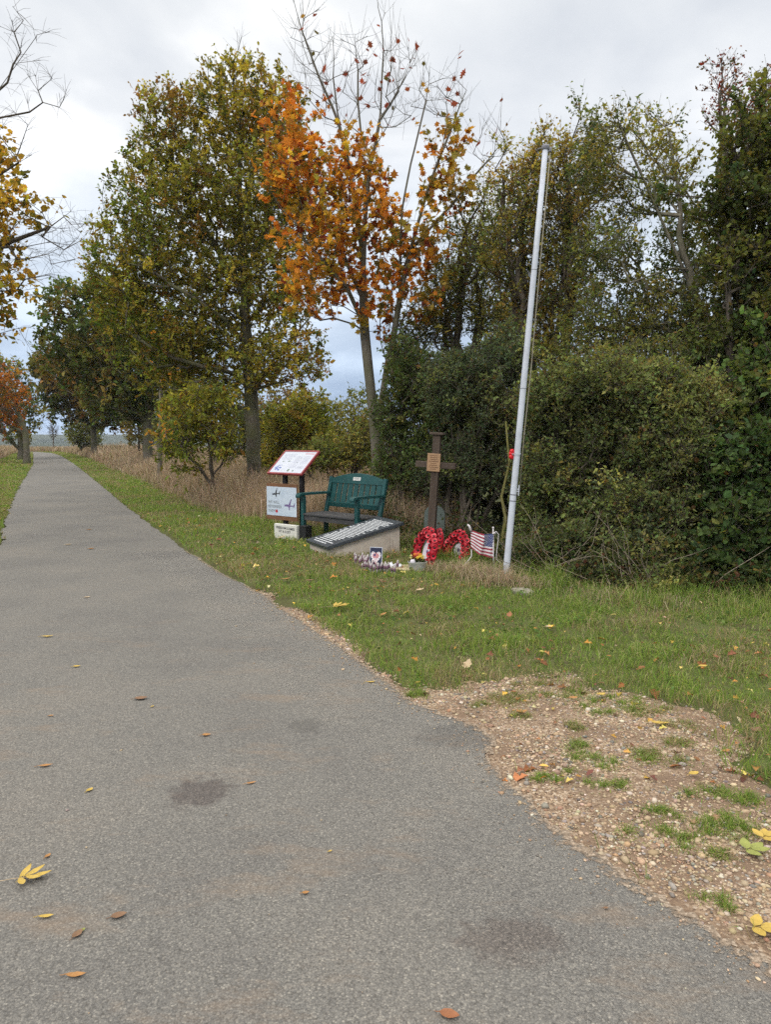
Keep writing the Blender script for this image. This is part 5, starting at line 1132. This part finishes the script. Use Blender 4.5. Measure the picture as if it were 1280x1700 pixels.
def wreath(px, py, Y, Rm, yaw, lean, label, seed, badge=True):
    c = W(px, py, Y); rt = empty('poppy_wreath', c, yaw, label, 'wreath', 'poppy wreaths leaning at the cross'); rt.rotation_euler = (lean, 0, yaw)
    r = random.Random(seed); mb = MB(); n = 28; k = 8; rr = .046; vs = []
    for i in range(n):
        a = 2*PI*i/n
        for j in range(k):
            b_ = 2*PI*j/k; q = Rm+rr*math.cos(b_); vs.append((q*math.cos(a), rr*math.sin(b_), q*math.sin(a)*1.2))
    mb.add(vs, [(i*k+j, i*k+(j+1)%k, ((i+1)%n)*k+(j+1)%k, ((i+1)%n)*k+j) for i in range(n) for j in range(k)]); mb.build('ring', M['poppy_red'], rt, sm=True)
    for ring, (off, dep, cnt) in enumerate(((.040,-.012,21),(-.034,-.014,14),(.004,-.047,17))):
        for i in range(cnt):
            a = 2*PI*(i+r.uniform(-.2,.2))/cnt; q = Rm+off
            o = bpy.data.objects.new('poppy', r.choice(PMs)); COL.objects.link(o); o.parent = rt
            o.location = (q*math.cos(a), dep, q*math.sin(a)*1.2)
            rad_ = Vector((math.cos(a), 0, math.sin(a)*1.1)).normalized(); nn = (Vector((0,-1,0))*.8+rad_*(off*30)+Vector((r.uniform(-.3,.3), 0, r.uniform(-.3,.3)))).normalized()
            o.rotation_mode = 'QUATERNION'; o.rotation_quaternion = nn.to_track_quat('Z', 'Y')
    if badge:
        mb = MB(); n = 24; R1 = Rm-.05
        P = [(R1*.78*math.cos(2*PI*i/n), R1*1.0*math.sin(2*PI*i/n)) for i in range(n)]; mb.prism(P, .005); bo = mb.build('badge', M['badge'], rt); bo.location = (-.01, .03, 0)
        mb = MB(); mb.add([(.022*math.cos(2*PI*i/14), -.001, .01+.026*math.sin(2*PI*i/14)) for i in range(14)], [tuple(range(14))]); mb.build('emblem', M['ink_mauve'], bo)
    return rt
wreath(706, 917, 8.45, .185, math.radians(-65), -.22, 'large red poppy wreath with white centre leaning at the left foot of the cross', 1)
wreath(726, 905, 9.15, .115, math.radians(-80), -.2, 'poppy wreath half hidden behind the right of the cross post', 2, False)
wreath(759, 914, 8.9, .15, math.radians(-52), -.2, 'red poppy wreath standing right of the cross beside the striped flag', 3)
# ---- planter with flowers
x, y = G(693, 948); pl = empty('flower_planter', (x, y, 0), .1, 'small grey planter with yellow and orange flowers in front of the left wreath', 'planter')
mb = MB(); n = 24
def rr_(w, d): return [(w*abs(math.cos(2*PI*i/n))**.6*(1 if math.cos(2*PI*i/n) > 0 else -1), d*abs(math.sin(2*PI*i/n))**.6*(1 if math.sin(2*PI*i/n) > 0 else -1)) for i in range(n)]
lv = [(0,.085,.055),(.045,.092,.06),(.088,.098,.065),(.098,.106,.070),(.104,.106,.070),(.104,.096,.060),(.085,.094,.058)]
vs = [(a,b_,z) for z, w, d in lv for a, b_ in rr_(w, d)]
mb.add(vs, [(i*n+k, i*n+(k+1)%n, (i+1)*n+(k+1)%n, (i+1)*n+k) for i in range(len(lv)-1) for k in range(n)]+[tuple((len(lv)-1)*n+k for k in range(n))])
mb.build('pot', surf('pot_grey', (.33,.34,.31), .7, .4, 18, .3, c2=(.16,.16,.14)), pl, sm=True)
rg = np.random.default_rng(5); n = 260; P = np.stack([rg.uniform(-.085,.085,n), rg.uniform(-.05,.05,n), rg.uniform(.085,.15,n)], 1); Lg = rg.uniform(.018,.035,n)
leaves('flower_leaves', P, rg.normal(0,1,(n,3))+V(0,0,.5), rg.normal(0,1,(n,3)), Lg, Lg*.5, pal(rg, n, [(.05,.09,.03),(.09,.10,.03),(.14,.05,.03)], [3,2,1]), T_OVAL, M['leaf'], pl)
def flower(x, y, z, s, mat, nm='flower'):
    mb = MB(); r = random.Random(int(x*1e4)+7)
    for p in range(9):
        a = 2*PI*p/9; mb.add([(0,0,0),(s*.7*math.cos(a-.25),s*.7*math.sin(a-.25),s*.35),(s*math.cos(a),s*math.sin(a),s*.3*r.uniform(.3,1.4)),(s*.7*math.cos(a+.25),s*.7*math.sin(a+.25),s*.35)], [(0,1,2,3)])
    mb.tube([(0,0,0),(0,0,s*.45)], [s*.3,s*.18], 7, 1); mb.tube([(0,0,-.06),(0,0,0)], .002, 4, 2)
    o = mb.build(nm, [mat, LM['orange'], LM['green']], pl); o.location = (x,y,z); o.rotation_euler = (r.uniform(.3,1.0), r.uniform(-.4,.4), 0); return o
YM = surf('petal_yellow', (.72,.50,.03), .6, .1); OM = surf('petal_orange', (.66,.22,.02), .6, .1); PM = surf('petal_lemon', (.66,.64,.25), .6, .1)
for a in [(-.08,-.02,.15,.017,PM),(-.07,.01,.17,.014,PM),(.0,-.03,.155,.022,YM),(.03,-.02,.165,.024,YM),(.01,.0,.185,.021,OM),(-.03,.0,.185,.02,OM),(.05,-.03,.145,.022,YM),(.04,.02,.18,.018,OM),(.065,-.01,.165,.017,PM),(-.01,-.04,.15,.018,YM)]: flower(*a)
mb = MB(); mb.tube([(-.055,-.035,.085),(-.055,-.035,.092),(-.055,-.035,.115),(-.055,-.035,.135),(-.055,-.035,.142)], [.008,.024,.032,.022,.004], 14); mb.build('white_ball', M['badge'], pl, sm=True)
# ---- stars and stripes on a white stick
yf = 8.05; b_ = W(820, 952, yf); tp = W(819, 877, yf)
fr_ = empty('small_flag', (b_[0], yf, 0), 0, 'small stars and stripes flag on a white stick between wreath and flagpole', 'flag')
mb = MB(); mb.tube([(0,0,-.05),(tp[0]-b_[0],0,tp[2])], .0065, 8); mb.build('stick', M['flag_white'], fr_, sm=True)
mb = MB(); c = Vector((tp[0]-b_[0],0,tp[2]+.006)); mb.tube([c+Vector((0,0,-.012)), c+Vector((0,0,-.005)), c+Vector((0,0,.004)), c+Vector((0,0,.010))], [.004,.012,.012,.003], 10); mb.build('finial', M['flag_white'], fr_, sm=True)
TL = [W(*p) for p in ((782,880,yf+.16),(819,886,yf),(782,911,yf+.16),(819,928,yf))]; TL = [Vector((p[0]-b_[0], p[1]-yf, p[2])) for p in TL]
def fpos(u, v, off=0.0):
    # u 0 at fly (left) .. 1 hoist, v 0 top .. 1 bottom
    p = TL[0].lerp(TL[1], u).lerp(TL[2].lerp(TL[3], u), v)
    sag = -.018*math.sin(PI*u)*(1-v*.5)+.012*math.sin(u*6.2+v*2)*(.3+v)*(1-u*.6)
    w = .022*math.sin(u*9+v*2.2)*math.sin(PI*min(1, u*1.1+.05))+.012*math.sin(u*17+v*4)
    return p+Vector((0, w+off, sag))
NU, NVv = 40, 26; vs = [fpos(i/NU, j/NVv) for i in range(NU+1) for j in range(NVv+1)]; fs = []; ms = []
for i in range(NU):
    for j in range(NVv):
        st_ = j//2; u = (i+.5)/NU
        fs.append((i*(NVv+1)+j, i*(NVv+1)+j+1, (i+1)*(NVv+1)+j+1, (i+1)*(NVv+1)+j)); ms.append(2 if (u > .60 and st_ < 7) else (0 if st_ % 2 == 0 else 1))
mb = MB(); mb.v = [tuple(v) for v in vs]; mb.f = fs; mb.m = ms
for r_i in range(9):
    for c_i in range(11):
        if (r_i+c_i) % 2: continue
        u = .60+.40*(c_i+1)/12; v = (7/13)*(r_i+1)/10; cpt = fpos(u, v, -.0025); cb = fpos(u, v, .0025)
        for ctr in (cpt, cb):
            q = [(ctr.x+(.0058 if k % 2 == 0 else .0025)*math.sin(k*PI/5), ctr.y, ctr.z+(.0058 if k % 2 == 0 else .0025)*math.cos(k*PI/5)) for k in range(10)]
            mb.add(q, [tuple(range(10))], 1)
mb.build('flag_cloth', [M['flag_red'], M['flag_white'], M['flag_blue']], fr_, sm=True)
mb = MB(); q = [Vector(W(*p)) for p in ((782,881,yf+.16),(779,873,yf+.16),(776,871,yf+.16))]; q = [Vector((p.x-b_[0], p.y-yf, p.z)) for p in q]; mb.tube(q, [.016,.012,.007], 8)
q = [Vector(W(*p)) for p in ((819,886,yf),(824,882,yf),(828,887,yf),(827,900,yf),(825,915,yf),(824,928,yf),(829,933,yf),(833,937,yf))]; q = [Vector((p.x-b_[0], p.y-yf, p.z)) for p in q]; mb.tube(q, .0042, 6); mb.tube([q[0]+Vector((-.01,-.008,0)), q[0]+Vector((.02,-.008,.012)), q[0]+Vector((.024,0,-.004))], .009, 6)
q = [Vector(W(*p)) for p in ((783,912,yf+.16),(783,923,yf+.1),(778,930,yf+.05),(771,938,yf))]; q = [Vector((p.x-b_[0], p.y-yf, p.z)) for p in q]; mb.tube(q, .004, 6)
mb.build('tie_cord', M['flag_white'], fr_, sm=True)
# ---- flagpole
yp = 7.66; p0 = Vector(W(839.5, 962, yp)); p1 = Vector(W(906, 246, yp+.05)); rp = empty('flagpole', (p0.x, p0.y, 0), 0, 'tall white flagpole leaning to the right with a grey cap and no flag', 'flagpole')
M['pole_white'] = surf('pole_white', (.52,.55,.62), .5, .12, 5, .05, c2=(.40,.42,.46)); M['pole_grey'] = surf('pole_grey', (.20,.20,.23), .6, .2); M['rope'] = surf('rope', (.34,.31,.24), .9, .2)
d = p1-p0; pt = lambda t, ox=0.0, oy=0.0: Vector((d.x*t+ox, d.y*t+oy, p0.z+d.z*t))
rad_ = lambda t: .0355-.0085*t
mb = MB(); mb.tube([Vector((-.01,0,-.1)), pt(0), pt(.25), pt(.5), pt(.75), pt(1)], [.0355,.0355,rad_(.25),rad_(.5),rad_(.75),rad_(1)], 20); mb.build('pole', M['pole_white'], rp, sm=True)
mb = MB()
for t, e_ in ((.728,.0006), (.455,.0006), (.205,.0012), (.19,.0012)):
    mb = MB(); mb.tube([pt(t-e_), pt(t+e_)], rad_(t)+.0015, 20); mb.build('joint_ring', M['pole_grey'], rp, sm=True)
mb = MB(); mb.tube([pt(.996), pt(1.0), pt(1.004), pt(1.007)], [.033,.040,.040,.030], 16); q = pt(1.0); mb.box((q.x+.03,q.y-.012,q.z-.035), (q.x+.062,q.y+.012,q.z+.005)); mb.tube([(q.x-.075,q.y,q.z-.005),(q.x-.03,q.y,q.z)], .006, 6); mb.build('cap', M['pole_grey'], rp, .002, True)
mb = MB(); q = pt(.215); mb.bar(q+Vector((.050,0,-.055)), q+Vector((.055,0,.055)), .014, .012); mb.bar(q+Vector((.03,0,-.01)), q+Vector((.052,0,-.01)), .012, .012); mb.bar(q+Vector((.03,0,.012)), q+Vector((.052,0,.012)), .012, .012); mb.build('cleat', M['pole_white'], rp, .002)
mb = MB(); P = []; q = [(pt(.99)+Vector((.05,0,0))), (pt(.75)+Vector((.052,.0,0))), (pt(.5)+Vector((.060,0,0))), (pt(.35)+Vector((.052,0,0))), (pt(.215)+Vector((.058,0,0)))]; mb.tube(q, .0028, 5); q2 = [v+Vector((.007,.008,0)) for v in q]; mb.tube(q2, .0028, 5); mb.build('halyard', M['rope'], rp, sm=True)
# poppy tied to the pole
q = Vector(W(849, 754, yp)); t_ = (q.z-p0.z)/d.z; q = Vector((p0.x, p0.y, 0))+pt(t_)+Vector((-.045, .01, 0))
ro = empty('pole_poppy', q, 0, 'red plastic poppy tied to the left side of the flagpole', 'poppy')
mb = MB()
for cx, cz, s_ in ((0,.028,.026),(-.004,-.026,.03),(-.012,.004,.022),(.006,0,.022)): mb.tube([(cx,-.018,cz),(cx-.004,-.012,cz),(cx-.006,.0,cz),(cx-.004,.012,cz),(cx,.018,cz)], [s_*.5,s_*.9,s_,s_*.9,s_*.5], 14)
mb.build('petals', surf('plastic_red', (.62,.012,.02), .35, .1), ro, sm=True)
mb = MB(); mb.tube([(0,-.02,0),(0,-.025,0)], [.009,.008], 10); mb.build('poppy_centre', M['poppy_black'], ro)
mb = MB()
for z in (-.006, .006):
    mb.tube([(-.012,-.024,z)]+[(.045+.042*math.cos(a), .0-.042*math.sin(a)-.01, z) for a in [PI*.85-i*.35 for i in range(12)]], .0016, 4)
mb.build('cable_tie', M['pole_white'], ro)
# ------------------------------------------------------------------ sky, light, air, camera
w = bpy.data.worlds.new('World'); SC.world = w; w.use_nodes = True; t = w.node_tree; t.nodes.clear()
out = t.nodes.new('ShaderNodeOutputWorld'); bg = N(t, 'ShaderNodeBackground', i_Strength=.1); L(t, bg, 0, out, 0)
SUN_EL, SUN_AZ = math.radians(38), math.radians(-150)   # azimuth measured clockwise from +Y: behind the camera, to the left
sk = N(t, 'ShaderNodeTexSky', sky_type='NISHITA'); sk.sun_disc = False; sk.sun_elevation = SUN_EL; sk.sun_rotation = SUN_AZ
tc = N(t, 'ShaderNodeTexCoord'); sx = N(t, 'ShaderNodeSeparateXYZ'); L(t, tc, 'Generated', sx, 0)
zc = N(t, 'ShaderNodeMath', operation='MAXIMUM'); L(t, sx, 2, zc, 0); zc.inputs[1].default_value = 0.0
za = N(t, 'ShaderNodeMath', operation='ADD'); L(t, zc, 0, za, 0); za.inputs[1].default_value = .22
dx = N(t, 'ShaderNodeMath', operation='DIVIDE'); L(t, sx, 0, dx, 0); L(t, za, 0, dx, 1)
dy = N(t, 'ShaderNodeMath', operation='DIVIDE'); L(t, sx, 1, dy, 0); L(t, za, 0, dy, 1)
cb = N(t, 'ShaderNodeCombineXYZ'); L(t, dx, 0, cb, 0); L(t, dy, 0, cb, 1)
n1 = N(t, 'ShaderNodeTexNoise', i_Scale=1.5, i_Detail=7.0, i_Roughness=.5, i_Distortion=.25); L(t, cb, 0, n1, 'Vector')
r1 = ramp(t, [(.36, (5.4,5.68,6.08)), (.5, (6.8,6.98,7.15)), (.62, (9.0,9.0,8.9))]); L(t, n1, 0, r1, 0)
# bluer, dimmer band near the horizon, brighter overhead
rh = ramp(t, [(0, (.50,.66,.93)), (.06, (.56,.69,.90)), (.2, (.78,.86,.97)), (.36, (.98,.985,1.0)), (.5, (1,1,1)), (.75, (1.05,1.0,.93))]); L(t, zc, 0, rh, 0)
c = mix(t, 1.0, (r1, 0), (rh, 0), 'MULTIPLY')
zb = N(t, 'ShaderNodeMapRange', interpolation_type='SMOOTHSTEP'); zb.inputs[1].default_value = .5; zb.inputs[2].default_value = .95; zb.inputs[3].default_value = 1.0; zb.inputs[4].default_value = 2.6; L(t, zc, 0, zb, 0)
vm = N(t, 'ShaderNodeVectorMath', operation='SCALE'); L(t, c, 2, vm, 0); L(t, zb, 0, vm, 'Scale')
fin = mix(t, .94, (sk, 0), (vm, 0)); L(t, fin, 2, bg, 0)
sd_ = bpy.data.lights.new('sun', 'SUN'); sd_.energy = 1.1; sd_.angle = math.radians(14); sd_.color = (1, .955, .89)
so = bpy.data.objects.new('sun', sd_); COL.objects.link(so)
dv = Vector((math.sin(SUN_AZ)*math.cos(SUN_EL), math.cos(SUN_AZ)*math.cos(SUN_EL), math.sin(SUN_EL))); so.rotation_mode = 'QUATERNION'; so.rotation_quaternion = dv.to_track_quat('Z', 'Y'); so.location = (0, 0, 30)
if HAZE:
    zlo = 1e9; zhi = 3.0
    for o in bpy.data.objects:
        if o.type == 'MESH' and len(o.data.vertices) > 300:
            q = np.empty(len(o.data.vertices)*3, np.float32); o.data.vertices.foreach_get('co', q); q = q[2::3]+(o.parent.location.z if o.parent else 0); zlo = min(zlo, float(q.min())); zhi = max(zhi, float(q.max()))
    print('z', zlo, zhi)
    m, t, out = nt('haze'); pv = t.nodes.new('ShaderNodeVolumePrincipled'); pv.inputs['Density'].default_value = HAZE; pv.inputs['Color'].default_value = (.80,.87,.95,1); t.links.new(pv.outputs[0], out.inputs['Volume'])
    mb = MB(); mb.box((-3900,-3900,zlo-1), (3900,3900,zhi+1.5)); o = mb.build('haze', m); tag(o, 'thin bluish haze over the distant land', 'haze', kind='stuff')
cd = bpy.data.cameras.new('camera'); cam = bpy.data.objects.new('camera', cd); COL.objects.link(cam); SC.camera = cam
cd.sensor_fit = 'VERTICAL'; cd.sensor_height = 36; cd.sensor_width = 27; cd.lens = F/1700*36; cd.clip_start = .05; cd.clip_end = 12000
cam.location = (0, 0, H); cam.rotation_euler = (PI/2-TH, 0, 0)
vs_ = SC.view_settings; SC.display_settings.display_device = 'sRGB'; vs_.view_transform = 'Standard'; vs_.look = 'None'; vs_.exposure = EXPO; vs_.gamma = 1.0; vs_.use_curve_mapping = False
cy = SC.cycles; cy.use_denoising = False; cy.denoiser = 'OPENIMAGEDENOISE'; cy.denoising_input_passes = 'RGB_ALBEDO_NORMAL'; cy.denoising_prefilter = 'ACCURATE'; cy.max_bounces = 6; cy.diffuse_bounces = 4; cy.glossy_bounces = 2; cy.transmission_bounces = 4; cy.volume_bounces = 0; cy.transparent_max_bounces = 8; cy.use_adaptive_sampling = True; cy.adaptive_threshold = .02
SC.render.use_persistent_data = False
print('objects', len(bpy.data.objects), 'polys', sum(len(o.data.polygons) for o in bpy.data.objects if o.type == 'MESH'))
